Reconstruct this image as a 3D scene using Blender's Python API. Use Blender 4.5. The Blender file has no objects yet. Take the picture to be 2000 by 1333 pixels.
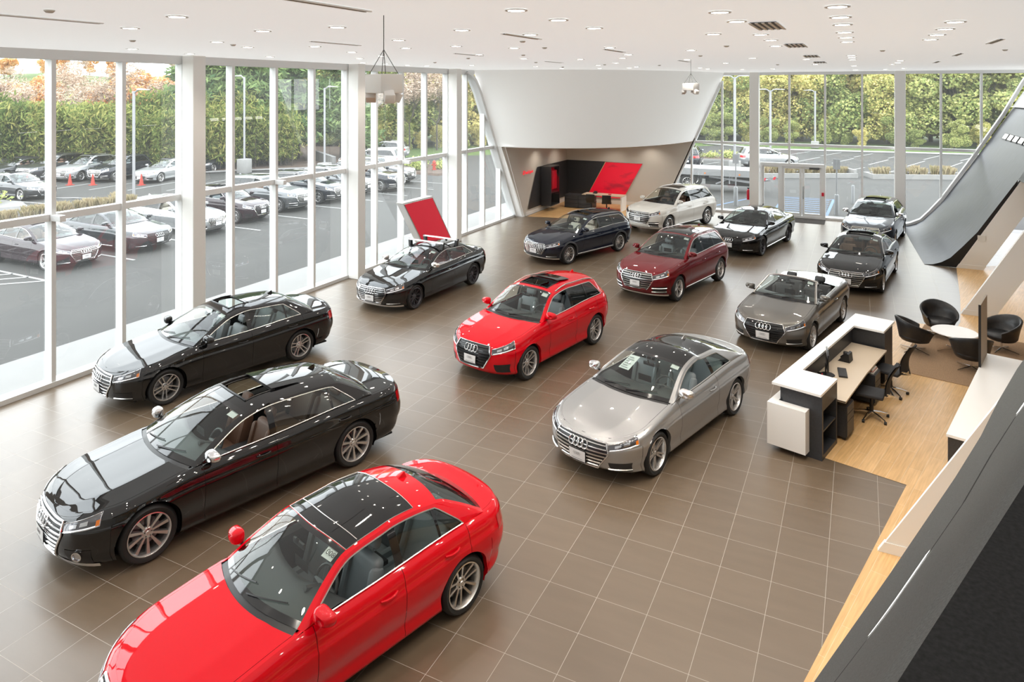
import bpy, bmesh, math, random
from mathutils import Vector, Matrix
random.seed(7)
SC = bpy.context.scene
COL = SC.collection
PI = math.pi

# ------------------------------------------------------------------ materials
def nt(name):
    m = bpy.data.materials.new(name); m.use_nodes = True
    t = m.node_tree; t.nodes.clear()
    o = t.nodes.new('ShaderNodeOutputMaterial')
    return m, t, o

def pbr(name, col, rough=0.5, metal=0.0, coat=0.0, spec=0.5, emit=None, es=0.0, noise=0.0, nscale=8.0, bump=0.0, cior=1.5):
    m, t, o = nt(name)
    p = t.nodes.new('ShaderNodeBsdfPrincipled')
    c = (col[0], col[1], col[2], 1)
    p.inputs['Base Color'].default_value = c
    p.inputs['Roughness'].default_value = rough
    p.inputs['Metallic'].default_value = metal
    p.inputs['Coat Weight'].default_value = coat
    p.inputs['Coat Roughness'].default_value = 0.02
    p.inputs['Coat IOR'].default_value = cior
    p.inputs['Specular IOR Level'].default_value = spec
    if emit:
        p.inputs['Emission Color'].default_value = (*emit, 1); p.inputs['Emission Strength'].default_value = es
    if noise or bump:
        tc = t.nodes.new('ShaderNodeTexCoord'); n = t.nodes.new('ShaderNodeTexNoise')
        n.inputs['Scale'].default_value = nscale; n.inputs['Detail'].default_value = 5
        t.links.new(tc.outputs['Object'], n.inputs['Vector'])
        if noise:
            r = t.nodes.new('ShaderNodeValToRGB')
            r.color_ramp.elements[0].position = 0.3; r.color_ramp.elements[1].position = 0.7
            r.color_ramp.elements[0].color = (*[x * (1 - noise) for x in col], 1)
            r.color_ramp.elements[1].color = (*[min(1, x * (1 + noise)) for x in col], 1)
            t.links.new(n.outputs['Fac'], r.inputs['Fac']); t.links.new(r.outputs['Color'], p.inputs['Base Color'])
        if bump:
            b = t.nodes.new('ShaderNodeBump'); b.inputs['Strength'].default_value = bump; b.inputs['Distance'].default_value = 0.02
            t.links.new(n.outputs['Fac'], b.inputs['Height']); t.links.new(b.outputs['Normal'], p.inputs['Normal'])
    t.links.new(p.outputs[0], o.inputs[0])
    return m

def mathn(t, op, a, b=None, c=None):
    n = t.nodes.new('ShaderNodeMath'); n.operation = op
    for i, v in enumerate((a, b, c)):
        if v is None: continue
        if isinstance(v, (int, float)): n.inputs[i].default_value = v
        else: t.links.new(v, n.inputs[i])
    return n.outputs[0]

def thin_glass(name, tint, r0=0.04, gl=1.0, haze=None, hz=0.0):
    """single-sheet glass: see-through with an angle dependent mirror reflection"""
    m, t, o = nt(name)
    tr = t.nodes.new('ShaderNodeBsdfTransparent'); tr.inputs[0].default_value = (*tint, 1)
    g = t.nodes.new('ShaderNodeBsdfGlossy'); g.inputs['Roughness'].default_value = 0.0; g.inputs['Color'].default_value = (gl, gl, gl, 1)
    lw = t.nodes.new('ShaderNodeLayerWeight'); lw.inputs[0].default_value = 0.5
    p5 = mathn(t, 'POWER', lw.outputs['Facing'], 5.0)
    f = mathn(t, 'MULTIPLY_ADD', p5, 1 - r0, r0)
    base = tr.outputs[0]
    if hz:   # pale veil mixed in, imitating the haze of reflections on the pane
        tl = t.nodes.new('ShaderNodeBsdfTranslucent'); tl.inputs[0].default_value = (*haze, 1); m0 = t.nodes.new('ShaderNodeMixShader'); m0.inputs[0].default_value = hz
        t.links.new(base, m0.inputs[1]); t.links.new(tl.outputs[0], m0.inputs[2]); base = m0.outputs[0]
    mx = t.nodes.new('ShaderNodeMixShader')
    t.links.new(f, mx.inputs[0]); t.links.new(base, mx.inputs[1]); t.links.new(g.outputs[0], mx.inputs[2])
    t.links.new(mx.outputs[0], o.inputs[0])
    return m

def emis(name, col, s):
    m, t, o = nt(name)
    e = t.nodes.new('ShaderNodeEmission'); e.inputs[0].default_value = (*col, 1); e.inputs[1].default_value = s
    t.links.new(e.outputs[0], o.inputs[0]); return m

M = {}
# ------------------------------------------------------------------ objects
def link(o, parent=None):
    COL.objects.link(o)
    if parent is not None: o.parent = parent
    return o

def empty(name, loc=(0, 0, 0), rz=0.0):
    o = bpy.data.objects.new(name, None); o.empty_display_size = 0.1
    COL.objects.link(o); o.location = loc; o.rotation_euler = (0, 0, rz); return o

def tag(o, label=None, cat=None, group=None, kind=None):
    if label: o['label'] = label
    if cat: o['category'] = cat
    if group: o['group'] = group
    if kind: o['kind'] = kind
    return o

class MB:
    """mesh builder: verts, faces, material index per face"""
    def __init__(s): s.v = []; s.f = []; s.mi = []
    def quadgrid(s, P, mi=0, flip=False, skip=None, mif=None):
        n, m = len(P), len(P[0]); b = len(s.v)
        for row in P: s.v.extend(tuple(p) for p in row)
        for i in range(n - 1):
            for j in range(m - 1):
                if skip and skip(i, j): continue
                q = (b + i * m + j, b + i * m + j + 1, b + (i + 1) * m + j + 1, b + (i + 1) * m + j)
                s.f.append(q[::-1] if flip else q); s.mi.append(mif(i, j) if mif else mi)
        return s
    def poly(s, pts, mi=0):
        b = len(s.v); s.v.extend(tuple(p) for p in pts); s.f.append(tuple(range(b, b + len(pts)))); s.mi.append(mi); return s
    def box(s, x0, x1, y0, y1, z0, z1, mi=0, mat=None):
        b = len(s.v)
        vs = [(x, y, z) for z in (z0, z1) for y in (y0, y1) for x in (x0, x1)]
        if mat is not None: vs = [tuple(mat @ Vector(v)) for v in vs]
        s.v.extend(vs)
        for q in ((0, 2, 3, 1), (4, 5, 7, 6), (0, 1, 5, 4), (2, 6, 7, 3), (0, 4, 6, 2), (1, 3, 7, 5)):
            s.f.append(tuple(b + i for i in q)); s.mi.append(mi)
        return s
    def hexa(s, a, c, mi=0):
        """box from bottom ring a (4 pts) and top ring c (4 pts)"""
        b = len(s.v); s.v.extend(tuple(p) for p in list(a) + list(c)); n = len(a)
        s.f.append(tuple(b + i for i in range(n))[::-1]); s.f.append(tuple(b + n + i for i in range(n))); s.mi += [mi, mi]
        for i in range(n):
            j = (i + 1) % n; s.f.append((b + i, b + j, b + n + j, b + n + i)); s.mi.append(mi)
        return s
    def tube(s, pts, r, n=6, closed=False, mi=0, caps=True):
        pts = [Vector(p) for p in pts]; k = len(pts); b = len(s.v); up = None
        for i, p in enumerate(pts):
            a = pts[i - 1] if (i > 0 or closed) else p; c = pts[(i + 1) % k] if (i < k - 1 or closed) else p
            d = c - a
            if d.length < 1e-9: d = Vector((1, 0, 0))
            d.normalize()
            if up is None: up = Vector((0, 0, 1)) if abs(d.z) < 0.9 else Vector((1, 0, 0))
            u = up - d * up.dot(d)
            if u.length < 1e-6: u = d.orthogonal()
            u.normalize(); up = u; w = d.cross(u)
            rr = r[i] if isinstance(r, (list, tuple)) else r
            for j in range(n):
                t = 2 * PI * j / n; s.v.append(tuple(p + u * (rr * math.cos(t)) + w * (rr * math.sin(t))))
        for i in range(k if closed else k - 1):
            i2 = (i + 1) % k
            for j in range(n):
                j2 = (j + 1) % n
                s.f.append((b + i * n + j, b + i * n + j2, b + i2 * n + j2, b + i2 * n + j)); s.mi.append(mi)
        if caps and not closed:
            s.f.append(tuple(b + j for j in range(n))[::-1]); s.f.append(tuple(b + (k - 1) * n + j for j in range(n))); s.mi += [mi, mi]
        return s
    def lathe(s, prof, n=32, axis='z', c=(0, 0, 0), mi=0, mif=None):
        b = len(s.v); k = len(prof)
        for i in range(n):
            t = 2 * PI * i / n; ct, st = math.cos(t), math.sin(t)
            for (r, h) in prof:
                if axis == 'z': p = (r * ct, r * st, h)
                elif axis == 'y': p = (r * ct, h, r * st)
                else: p = (h, r * ct, r * st)
                s.v.append((p[0] + c[0], p[1] + c[1], p[2] + c[2]))
        for i in range(n):
            i2 = (i + 1) % n
            for j in range(k - 1):
                s.f.append((b + i * k + j, b + i2 * k + j, b + i2 * k + j + 1, b + i * k + j + 1)); s.mi.append(mif(j) if mif else mi)
        return s
    def rbox(s, x0, x1, y0, y1, z0, z1, r=0.02, mi=0, mat=None, seg=2):
        """rounded box: superellipsoid-like ring loft"""
        b = len(s.v); hx, hy, hz = (x1 - x0) / 2, (y1 - y0) / 2, (z1 - z0) / 2
        c = Vector(((x0 + x1) / 2, (y0 + y1) / 2, (z0 + z1) / 2)); r = min(r, hx * .99, hy * .99, hz * .99)
        rows = []
        k = seg
        lv = [(-hz, r)] + [(-hz + r - r * math.cos(PI / 2 * i / k), r - r * math.sin(PI / 2 * i / k)) for i in range(1, k + 1)]
        lv = lv + [(-z, d) for z, d in lv[::-1]]
        for z, d in lv:
            row = []
            for (sx, sy, a0) in ((1, 1, 0), (-1, 1, PI / 2), (-1, -1, PI), (1, -1, 1.5 * PI)):
                for i in range(k + 1):
                    a = a0 + PI / 2 * i / k; rr = r - d * 0.999
                    cx, cy = sx * (hx - r), sy * (hy - r)
                    row.append((cx + rr * math.cos(a), cy + rr * math.sin(a), z))
            rows.append(row)
        n = len(rows[0])
        for row in rows:
            for p in row:
                q = Vector(p) + c
                if mat is not None: q = mat @ q
                s.v.append(tuple(q))
        for i in range(len(rows) - 1):
            for j in range(n):
                j2 = (j + 1) % n
                s.f.append((b + i * n + j, b + i * n + j2, b + (i + 1) * n + j2, b + (i + 1) * n + j)); s.mi.append(mi)
        s.f.append(tuple(b + j for j in range(n))[::-1]); s.f.append(tuple(b + (len(rows) - 1) * n + j for j in range(n))); s.mi += [mi, mi]
        return s
    def xf(s, mat):
        s.v = [tuple(mat @ Vector(p)) for p in s.v]; return s
    def build(s, name, mats, parent=None, smooth=True, angle=35, merge=0.0, recalc=False):
        me = bpy.data.meshes.new(name); me.from_pydata(s.v, [], s.f)
        if not isinstance(mats, (list, tuple)): mats = [mats]
        for m in mats: me.materials.append(m)
        me.polygons.foreach_set('material_index', s.mi)
        if merge or recalc:
            bm = bmesh.new(); bm.from_mesh(me)
            if merge: bmesh.ops.remove_doubles(bm, verts=bm.verts, dist=merge)
            bad = [f for f in bm.faces if f.calc_area() < 1e-10]
            if bad: bmesh.ops.delete(bm, geom=bad, context='FACES')
            if recalc: bmesh.ops.recalc_face_normals(bm, faces=bm.faces)
            bm.to_mesh(me); bm.free()
        if smooth:
            me.polygons.foreach_set('use_smooth', [True] * len(me.polygons))
            me.set_sharp_from_angle(angle=math.radians(angle))
        me.update()
        o = bpy.data.objects.new(name, me)
        return link(o, parent)

def text_mesh(fc, parent):
    t = bpy.data.objects.new(fc.name, fc); COL.objects.link(t); bpy.context.view_layer.update()
    me = bpy.data.meshes.new_from_object(t.evaluated_get(bpy.context.evaluated_depsgraph_get())); nm = fc.name
    bpy.data.objects.remove(t); o = bpy.data.objects.new(nm, me); return link(o, parent)

def copy_tree(o, parent=None, skip=None):
    c = o.copy(); COL.objects.link(c)
    if parent is not None: c.parent = parent
    for ch in list(o.children):
        if skip and skip(ch): continue
        copy_tree(ch, c, skip)
    return c

def pchip(pts):
    pts = sorted(pts); xs = [p[0] for p in pts]; ys = [p[1] for p in pts]; n = len(xs)
    h = [xs[i + 1] - xs[i] for i in range(n - 1)]; d = [(ys[i + 1] - ys[i]) / h[i] for i in range(n - 1)]
    m = [0.0] * n
    for i in range(1, n - 1):
        if d[i - 1] * d[i] > 0:
            w1, w2 = 2 * h[i] + h[i - 1], h[i] + 2 * h[i - 1]
            m[i] = (w1 + w2) / (w1 / d[i - 1] + w2 / d[i])
    m[0], m[-1] = d[0], d[-1]
    def f(x):
        if x <= xs[0]: return ys[0]
        if x >= xs[-1]: return ys[-1]
        lo, hi = 0, n - 1
        while hi - lo > 1:
            k = (lo + hi) // 2
            if xs[k] <= x: lo = k
            else: hi = k
        t = (x - xs[lo]) / h[lo]; t2, t3 = t * t, t * t * t
        return (2 * t3 - 3 * t2 + 1) * ys[lo] + (t3 - 2 * t2 + t) * h[lo] * m[lo] + (-2 * t3 + 3 * t2) * ys[hi] + (t3 - t2) * h[lo] * m[hi]
    return f

def lin(pts):
    pts = sorted(pts)
    def f(x):
        if x <= pts[0][0]: return pts[0][1]
        for (a, b), (c, d) in zip(pts, pts[1:]):
            if x <= c: return b + (d - b) * (x - a) / (c - a) if c > a else d
        return pts[-1][1]
    return f
def lerp(a, b, t): return a + (b - a) * t
def frange(a, b, n): return [a + (b - a) * i / (n - 1) for i in range(n)]
# ------------------------------------------------------------------ cars
def car_mats():
    M['trim'] = pbr('black_trim', (.012, .012, .013), .35)
    M['gloss'] = pbr('gloss_black', (.008, .008, .009), .08, coat=.6)
    M['chrome'] = pbr('chrome', (.82, .82, .83), .12, 1.0)
    M['alu'] = pbr('satin_aluminium', (.72, .70, .67), .28, 1.0)
    M['rimsilver'] = pbr('rim_silver', (.66, .65, .64), .24, .85)
    M['rimdark'] = pbr('rim_dark', (.10, .10, .11), .3, .7)
    M['tire'] = pbr('tire_rubber', (.012, .012, .012), .6)
    M['disc'] = pbr('brake_steel', (.25, .25, .26), .35, 1.0)
    M['under'] = pbr('underbody', (.01, .01, .01), .8)
    M['grey_clad'] = pbr('grey_cladding', (.045, .047, .052), .5)
    M['lampdark'] = pbr('lamp_housing', (.10, .10, .11), .12, .6, coat=1)
    M['lampclear'] = pbr('lamp_reflector', (.62, .63, .66), .10, .9, coat=1)
    M['led'] = pbr('lamp_led', (.9, .92, .95), .2, emit=(1, 1, 1), es=.5)
    M['amber'] = pbr('amber_lens', (.75, .20, .02), .15, coat=1)
    M['red_lens'] = pbr('red_lens', (.45, .004, .008), .1, coat=1, emit=(.8, .01, .01), es=.08)
    M['plate'] = pbr('plate_white', (.80, .80, .80), .4)
    M['plategrey'] = pbr('plate_grey', (.35, .35, .36), .4)
    M['dash'] = pbr('dash_plastic', (.05, .053, .055), .5)
    M['cabin'] = pbr('cabin_lining', (.028, .028, .03), .8)
    M['headliner'] = pbr('headliner', (.16, .155, .15), .9)
    M['glass'] = thin_glass('car_glass', (.58, .67, .64), .065)
    M['glassdark'] = thin_glass('privacy_glass', (.10, .115, .115), .06)
    M['glassclear'] = thin_glass('car_glass_clear', (.76, .84, .81), .065)
    M['roofglass'] = pbr('roof_glass', (.010, .011, .012), .04, spec=.6)
    M['blue'] = pbr('mirror_glass', (.7, .75, .8), .03, 1.0)

def paint(name, col, metal=0.0, rough=.32, cior=1.5):
    return pbr(name, col, rough, metal, coat=1.0, spec=0.0 if metal < .3 else .3, cior=cior)

_wheel_cache = {}
def wheel_meshes(r, tw, rr, style):
    key = (round(r, 3), tw, rr, style)
    if key in _wheel_cache: return _wheel_cache[key]
    h = tw / 2
    t = MB().lathe([(rr - .004, -h + .02), (rr + .02, -h), (r - .035, -h - .004), (r - .010, -h + .022), (r, -h + .055), (r, 0), (r, h - .055), (r - .010, h - .022), (r - .035, h + .004), (rr + .02, h), (rr - .004, h - .02)], 40, 'y')
    tire = t.build('tire', M['tire']); tm = tire.data; bpy.data.objects.remove(tire)
    b = MB()
    yf = h - .028
    b.lathe([(rr, h - .008), (rr - .012, h - .004), (rr - .022, h - .02), (rr - .03, .02), (rr - .045, -h + .03), (rr, -h + .02)], 40, 'y', mi=0)
    b.lathe([(0.0, -.02), (.17, -.02), (.17, -.035)], 32, 'y', mi=1)           # brake disc
    b.lathe([(0.0, -.06), (rr - .03, -.06)], 24, 'y', mi=2)
    b.lathe([(0.0, yf - .022), (.028, yf - .022), (.034, yf - .030), (.062, yf - .036), (.075, yf - .05), (.075, yf - .09)], 20, 'y', mi=0)
    def spoke(a, off0, off1, w0, w1, d0=-.04, d1=-.002, mi=0):
        prev = None; R = [.05, rr * .35, rr * .7, rr - .016]
        ca, sa = math.cos(a), math.sin(a)
        rings = []
        for R_ in R:
            k = (R_ - .05) / (rr - .066); o = lerp(off0, off1, k); w = lerp(w0, w1, k); d = lerp(d0, d1, k ** 1.4)
            ring = []
            for (u, y) in ((-w, yf + d - .03), (-w * .72, yf + d), (w * .72, yf + d), (w, yf + d - .03), (w * .8, yf + d - .055), (-w * .8, yf + d - .055)):
                x, z = R_ * ca - (u + o) * sa, R_ * sa + (u + o) * ca
                ring.append((x, y, z))
            rings.append(ring + [ring[0]])
        b.quadgrid(rings, mi)
    n5 = [PI / 2 + 2 * PI * k / 5 for k in range(5)]
    if style == 'twin5':
        for a in n5:
            spoke(a, .026, .040, .014, .015); spoke(a, -.026, -.040, .014, .015)
    elif style == 'twin5w':
        for a in n5:
            spoke(a, .022, .055, .015, .019); spoke(a, -.022, -.055, .015, .019)
    elif style == 'multi10':
        for k in range(10): spoke(PI / 2 + 2 * PI * k / 10, 0, 0, .015, .030)
    elif style == 'multi20':
        for k in range(10):
            a = PI / 2 + 2 * PI * k / 10; spoke(a, .008, .022, .008, .010); spoke(a, -.008, -.022, .008, .010)
    elif style == 'star5':
        for a in n5:
            spoke(a, .012, .030, .022, .014, -.03); spoke(a, -.012, -.030, .022, .014, -.03)
    elif style == 'y5':
        for a in n5:
            spoke(a, .004, .065, .014, .013); spoke(a, -.004, -.065, .014, .013)
    for k in range(5):
        a = PI / 2 + 2 * PI * (k + .5) / 5
        b.lathe([(0, yf - .03), (.008, yf - .03), (.009, yf - .06)], 8, 'y', c=(.045 * math.cos(a), 0, .045 * math.sin(a)), mi=2)
    rim = b.build('rim', [M['rimsilver'], M['disc'], M['under']]); rm = rim.data; bpy.data.objects.remove(rim)
    _wheel_cache[key] = (tm, rm); return tm, rm

ZF = [0, .03, .07, .12, .17, .22, .28, .35, .42, .49, .56, .62, .68, .72, .74, .79, .84, .88, .915, .945, .97, .988, 1.0]
YF = pchip([(0, .925), (.03, .952), (.08, .968), (.13, .970), (.19, .957), (.25, .957), (.33, .974), (.43, .991), (.52, .998), (.62, 1.0), (.695, 1.0), (.718, .997), (.74, .985), (.80, .973), (.87, .960), (.92, .942), (.955, .922), (.98, .902), (1, .878)])

def make_car(S):
    L, W, H, wb, fo, r = S['L'], S['W'], S['H'], S['wb'], S['fo'], S['r']
    kind = S['kind']; hw = W / 2; fa, ra = wb / 2, -wb / 2
    xF, xR = fa + fo, ra - (L - wb - fo)
    gc = S.get('gc', .19); tw = S.get('tw', .24); Ra = r + S.get('agap', .045)
    cf, cr = S.get('cf', .78), S.get('cr', .62); pf, qf = 2.3, 2.35
    suv = kind == 'suv'; cab = kind == 'cab'
    P_ = S['paint']
    root = empty(S.get('name', 'car'))
    def g(x):
        e = xF - x; v = 1.0
        if e < cf: v = max(0.0, 1 - (1 - max(e, 0) / cf) ** pf) ** (1 / qf)
        e = x - xR
        if e < cr: v = min(v, max(0.0, 1 - (1 - max(e, 0) / cr) ** 2.7) ** (1 / 2.5))
        return v
    Z0 = pchip([(xR, gc + .10), (ra - .42, gc + .06), (ra - .1, gc + .01), (fa + .1, gc), (fa + .45, gc - .005), (xF, gc + .015)])
    zn, zfa, zc, zb, zra, zt = S['zs']; zc -= .015; zb -= .024; zra -= .012
    ZS = pchip([(xF, zn), (xF - .20, zn + .045), (fa, zfa), (fa - .62, zc), (-.15, zb), (ra + .1, zra), (xR + .28, zt + .012), (xR, zt)])
    dF = pchip([(0, .13), (.10, .05), (.25, .01), (.45, 0), (.66, .01), (.82, .04), (.92, .075), (1, S.get('nose', .15))])
    dR = pchip([(0, .14), (.2, .05), (.4, 0), (.58, .01), (.62, .03), (.85, .05), (1, S.get('tail', .09))])
    xa, xb = fa - .05, ra + .05
    def R(x, zf):
        z = lerp(Z0(x), ZS(x), zf); xx = x
        if x > xa: xx = xa + (x - xa) * (xF - dF(zf) - xa) / (xF - xa)
        elif x < xb: xx = xb + (x - xb) * (xR + dR(zf) - xb) / (xR - xb)
        return Vector((xx, YF(zf) * hw * g(x), z))
    # outline arc tables
    def arcs(front):
        tab = []; a = 0; last = None
        for i in range(300):
            e = 1.45 * (i / 299) ** 2
            p = R(xF - e if front else xR + e, .5); q = (p.x, p.y)
            if last: a += math.hypot(q[0] - last[0], q[1] - last[1])
            tab.append((a, e)); last = q
        return lin(tab)
    AF, AR = arcs(True), arcs(False)
    def NS(front, a, z, off=0.0, zfmode=False):
        def pt(a_, z_):
            s = 1 if a_ >= 0 else -1; e = (AF if front else AR)(abs(a_)); x = xF - e if front else xR + e
            zf = z_ if zfmode else (z_ - Z0(x)) / (ZS(x) - Z0(x))
            p = R(x, min(1, max(0, zf))); p.y *= s; return p
        p = pt(a, z)
        if off:
            d = .01; dz = .02 if zfmode else .01
            n = (pt(a + d, z) - pt(a - d, z)).cross(pt(a, z + dz) - pt(a, z - dz))
            if n.length > 1e-9:
                n.normalize()
                if (n.x < 0) == front and abs(n.x) > .05: n = -n
                elif abs(n.x) <= .05 and n.y * a < 0: n = -n
                p = p + n * off
        return p
    # ---------------- key stations
    Xc = fa - S.get('cowl', .40); Xh = fa - S.get('hdr', 1.35); Xr = ra + S.get('rhdr', .12); Xb = ra - S.get('rbase', .52)
    bowF, bowR = .20, S.get('bowR', .13)
    bow = pchip([(Xb, -bowR), (Xr, -.05), (Xr + .3, 0), (Xh, .09), (Xc, bowF)])
    crown = S.get('crown', .048)
    CR = pchip([(xF, 0), (xF - .06, .010), (xF - .25, crown * .6), (xF - .6, crown), (Xc, crown * .85)])
    ec = R(Xc - bowF, 1); eb = R(Xb + bowR, 1)
    dcr = S.get('deckcrown', .035)
    ZT = pchip([(Xb, ZS(Xb + bowR) + dcr), (lerp(Xb, Xr, .5), lerp(ZS(Xb) + dcr, H - .10, .5) + S.get('rbulge', .035)), (Xr, H - S.get('rdrop', .085)), (ra + S.get('pk2', 1.0), H - .012), (fa - 1.75, H), (Xh, H - .06), (lerp(Xc, Xh, .5), lerp(ec.z + CR(Xc), H - .06, .5) + .028), (Xc, ec.z + CR(Xc))])
    rw = S.get('roofw', .655)
    ZRp = pchip([(Xb, eb.z), (lerp(Xb, Xr, .5), lerp(eb.z, H - S.get('rdrop', .085) - .09, .5) + .02), (Xr, H - S.get('rdrop', .085) - .085), (ra + S.get('pk2', 1.0), H - .105), (fa - 1.75, H - .095), (Xh, H - .145), (lerp(Xc, Xh, .5), lerp(ec.z, H - .145, .5) + .03), (Xc, ec.z)])
    WR = pchip([(Xb, eb.y * .97), (Xr, hw * (rw - .015)), (-.1, hw * (rw + .005)), (Xh, hw * (rw + .02)), (Xc, ec.y * .985)])
    def T(X, b, off=0.0):
        def q(X, b):
            zr, z1 = ZRp(X), ZT(X)
            return Vector((X - bow(X) * b * b, b * WR(X), zr + (z1 - zr) * (1 - abs(b) ** 2.8)))
        p = q(X, b)
        if off:
            n = (q(X + .01, b) - q(X - .01, b)).cross(q(X, b + .01) - q(X, b - .01)); n.normalize()
            if n.z < 0: n = -n
            p = p + n * off
        return p
    def Xof(x):
        lo, hi = Xb - .05, Xc + .25
        for _ in range(40):
            m = (lo + hi) / 2
            if m - bow(m) < x: lo = m
            else: hi = m
        return (lo + hi) / 2
    def belt(x):
        p = R(x, 1); return p.y * .988, ZS(x)
    def sidep(x, z, off=0.0):
        X = Xof(x); zr, yr = ZRp(X), WR(X); yb, z_b = belt(x)
        t = (z - z_b) / max(zr - z_b, 1e-4); t = max(-.2, min(1.05, t))
        return Vector((x, lerp(yb, yr, t) + .02 * 4 * t * (1 - t) + off, z))
    # ---------------- lower body ring
    seams = S['seams']            # front door front, B seam, rear door rear (None for two doors)
    cols = [xF - 1.0 * k for k in (0, .0015, .006, .014, .026, .042, .064, .09, .12, .155, .19, .23)]
    x = cols[-1] - .045
    while x > xR + .16: cols.append(x); x -= .045
    cols += [xR + k for k in (.12, .085, .056, .034, .018, .008, .002, 0)]
    sx = [s for s in seams if s is not None] + [fa + Ra + .05, ra - Ra - .05]
    for s in sx:
        cols = [c for c in cols if abs(c - s) > .016] + [s - .003, s + .003]
    cols.sort(reverse=True)
    G = [[R(x, zf) for zf in ZF] for x in cols]
    n, m = len(cols), len(ZF)
    ins = [[0] * m for _ in range(n)]
    for i in range(n):
        for j in range(m):
            p = G[i][j]
            for ci, ax in enumerate((fa, ra)):
                d = math.hypot(p.x - ax, p.z - r)
                if d < Ra: ins[i][j] = ci + 1
    drop = set()
    for i in range(n - 1):
        for j in range(m - 1):
            k = [ins[i][j], ins[i + 1][j], ins[i][j + 1], ins[i + 1][j + 1]]
            if all(k): drop.add((i, j))
    for i in range(n):
        for j in range(m):
            if ins[i][j]:
                ax = (fa, ra)[ins[i][j] - 1]; p = G[i][j]; dx, dz = p.x - ax, p.z - r; d = math.hypot(dx, dz) or 1e-6
                p.x = ax + dx * Ra / d; p.z = r + dz * Ra / d
    def zone(i, j):
        x = (cols[i] + cols[i + 1]) / 2; zf = (ZF[j] + ZF[j + 1]) / 2
        for s in sx[:-2]:
            if abs(x - s) < .004 and zf > .08: return 'seam'
        if abs(x - sx[-2]) < .004 and zf < .74: return 'seam'
        if abs(x - sx[-1]) < .004 and zf < .62: return 'seam'
        if x > sx[-2] and zf < .74: return 'fb'
        if x < sx[-1] and zf < .62: return 'rb'
        if zf > .075:
            if seams[1] < x < seams[0]: return 'fd'
            if seams[2] is not None and seams[2] < x < seams[1]: return 'rd'
        if zf < .075 and seams[1] - 1.2 < x < seams[0] and S.get('sill'): return 'sill'
        return 'body'
    parts = {}
    for i in range(n - 1):
        for j in range(m - 1):
            if (i, j) in drop: continue
            z_ = zone(i, j)
            for sgn in (1, -1):
                key = z_ if z_ in ('body', 'seam', 'fb', 'rb', 'sill') else (z_, sgn)
                if key == 'seam' or key == 'sill': key = 'body'
                b = parts.setdefault(key, MB())
                q = [G[i][j], G[i][j + 1], G[i + 1][j + 1], G[i + 1][j]]
                k = len(b.v); ind = .006 if z_ == 'seam' else 0
                for p in q: b.v.append((p.x, sgn * (p.y - ind), p.z))
                f = (k, k + 1, k + 2, k + 3); b.f.append(f if sgn > 0 else f[::-1]); b.mi.append(1 if z_ == 'seam' else (2 if z_ == 'sill' else 0))
    body = parts['body']
    # wheel arch returns and liners
    clad = MB()
    for ax in (fa, ra):
        def arch_y(px, pz):
            x = px
            for _ in range(6):
                zf = (pz - Z0(x)) / (ZS(x) - Z0(x)); x += px - R(x, max(0, min(1, zf))).x
            zf = (pz - Z0(x)) / (ZS(x) - Z0(x)); return R(x, max(0, min(1, zf))).y
        a0 = math.asin(max(-.95, (gc + .0 - r) / Ra)); A = frange(a0, PI - a0, 30)
        o1, o2, o3, c2 = [], [], [], []
        for a in A:
            px, pz = ax + Ra * math.cos(a), r + Ra * math.sin(a); y = arch_y(px, pz)
            o1.append((px, y, pz)); o2.append((ax + (Ra - .008) * math.cos(a), y - .05, r + (Ra - .008) * math.sin(a)))
            o3.append((px, y - .36, pz))
            Rc = Ra + .062; qx, qz = ax + Rc * math.cos(a), r + Rc * math.sin(a); c2.append((qx, arch_y(qx, qz) + .004, qz))
        for sgn in (1, -1):
            mm = lambda row, dy=0: [(p[0], sgn * (p[1] + dy), p[2]) for p in row]
            body.quadgrid([mm(o1), mm(o2)], 2 if S.get('clad') else 0, flip=sgn < 0)
            liner = MB().quadgrid([mm(o2), mm(o3)], 0).poly(mm(o3), 0); liner.build('wheel_arch_liner', M['under'], root)
            if S.get('clad'): clad.quadgrid([mm(c2), mm(o1, .007), mm(o1)], 0, flip=sgn > 0)
    # ---------------- hood
    bl = [-1, -.95, -.945, -.82, -.66, -.58, -.52, -.4, -.25, -.1, 0, .1, .25, .4, .52, .58, .66, .82, .945, .95, 1]
    hb = pchip([(xF, 0), (fa, .03), (Xc, bowF)])
    def hood_pt(X, b):
        e = R(X - hb(X) * b * b, 1); ridge = .008 * math.exp(-((abs(b) - .55) / .07) ** 2) * min(1, (xF - X) / .5)
        return Vector((e.x, b * e.y, e.z + CR(X) * (1 - abs(b) ** 2.4) + ridge))
    Xe = Xc + .05
    HX = [xF - (xF - Xe) * t for t in (0, .002, .008, .02, .04, .07, .11, .16, .22, .3, .38, .46, .54, .62, .7, .78, .86, .93, 1)]
    HG = [[hood_pt(X, b) for b in bl] for X in HX]
    hood = MB(); nb = len(bl)
    hood.quadgrid(HG, 0, skip=lambda i, j: j < 2 or j > nb - 4 or i < 3)
    for i in range(len(HG) - 1):
        for j in range(nb - 1):
            if 2 <= j <= nb - 4 and i >= 3: continue
            sm = (j == 1 or j == nb - 3) and i >= 3
            k = len(body.v); q = [HG[i][j], HG[i][j + 1], HG[i + 1][j + 1], HG[i + 1][j]]
            for p in q: body.v.append((p.x, p.y, p.z - (.006 if sm else 0)))
            body.f.append((k, k + 1, k + 2, k + 3)); body.mi.append(1 if sm else 0)
    cowl = MB().quadgrid([[Vector(p) + Vector((0, 0, -.012)) for p in HG[-1]], [T(Xc - .03, b * .99) + Vector((0, 0, -.012)) for b in bl]], 0)
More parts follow.
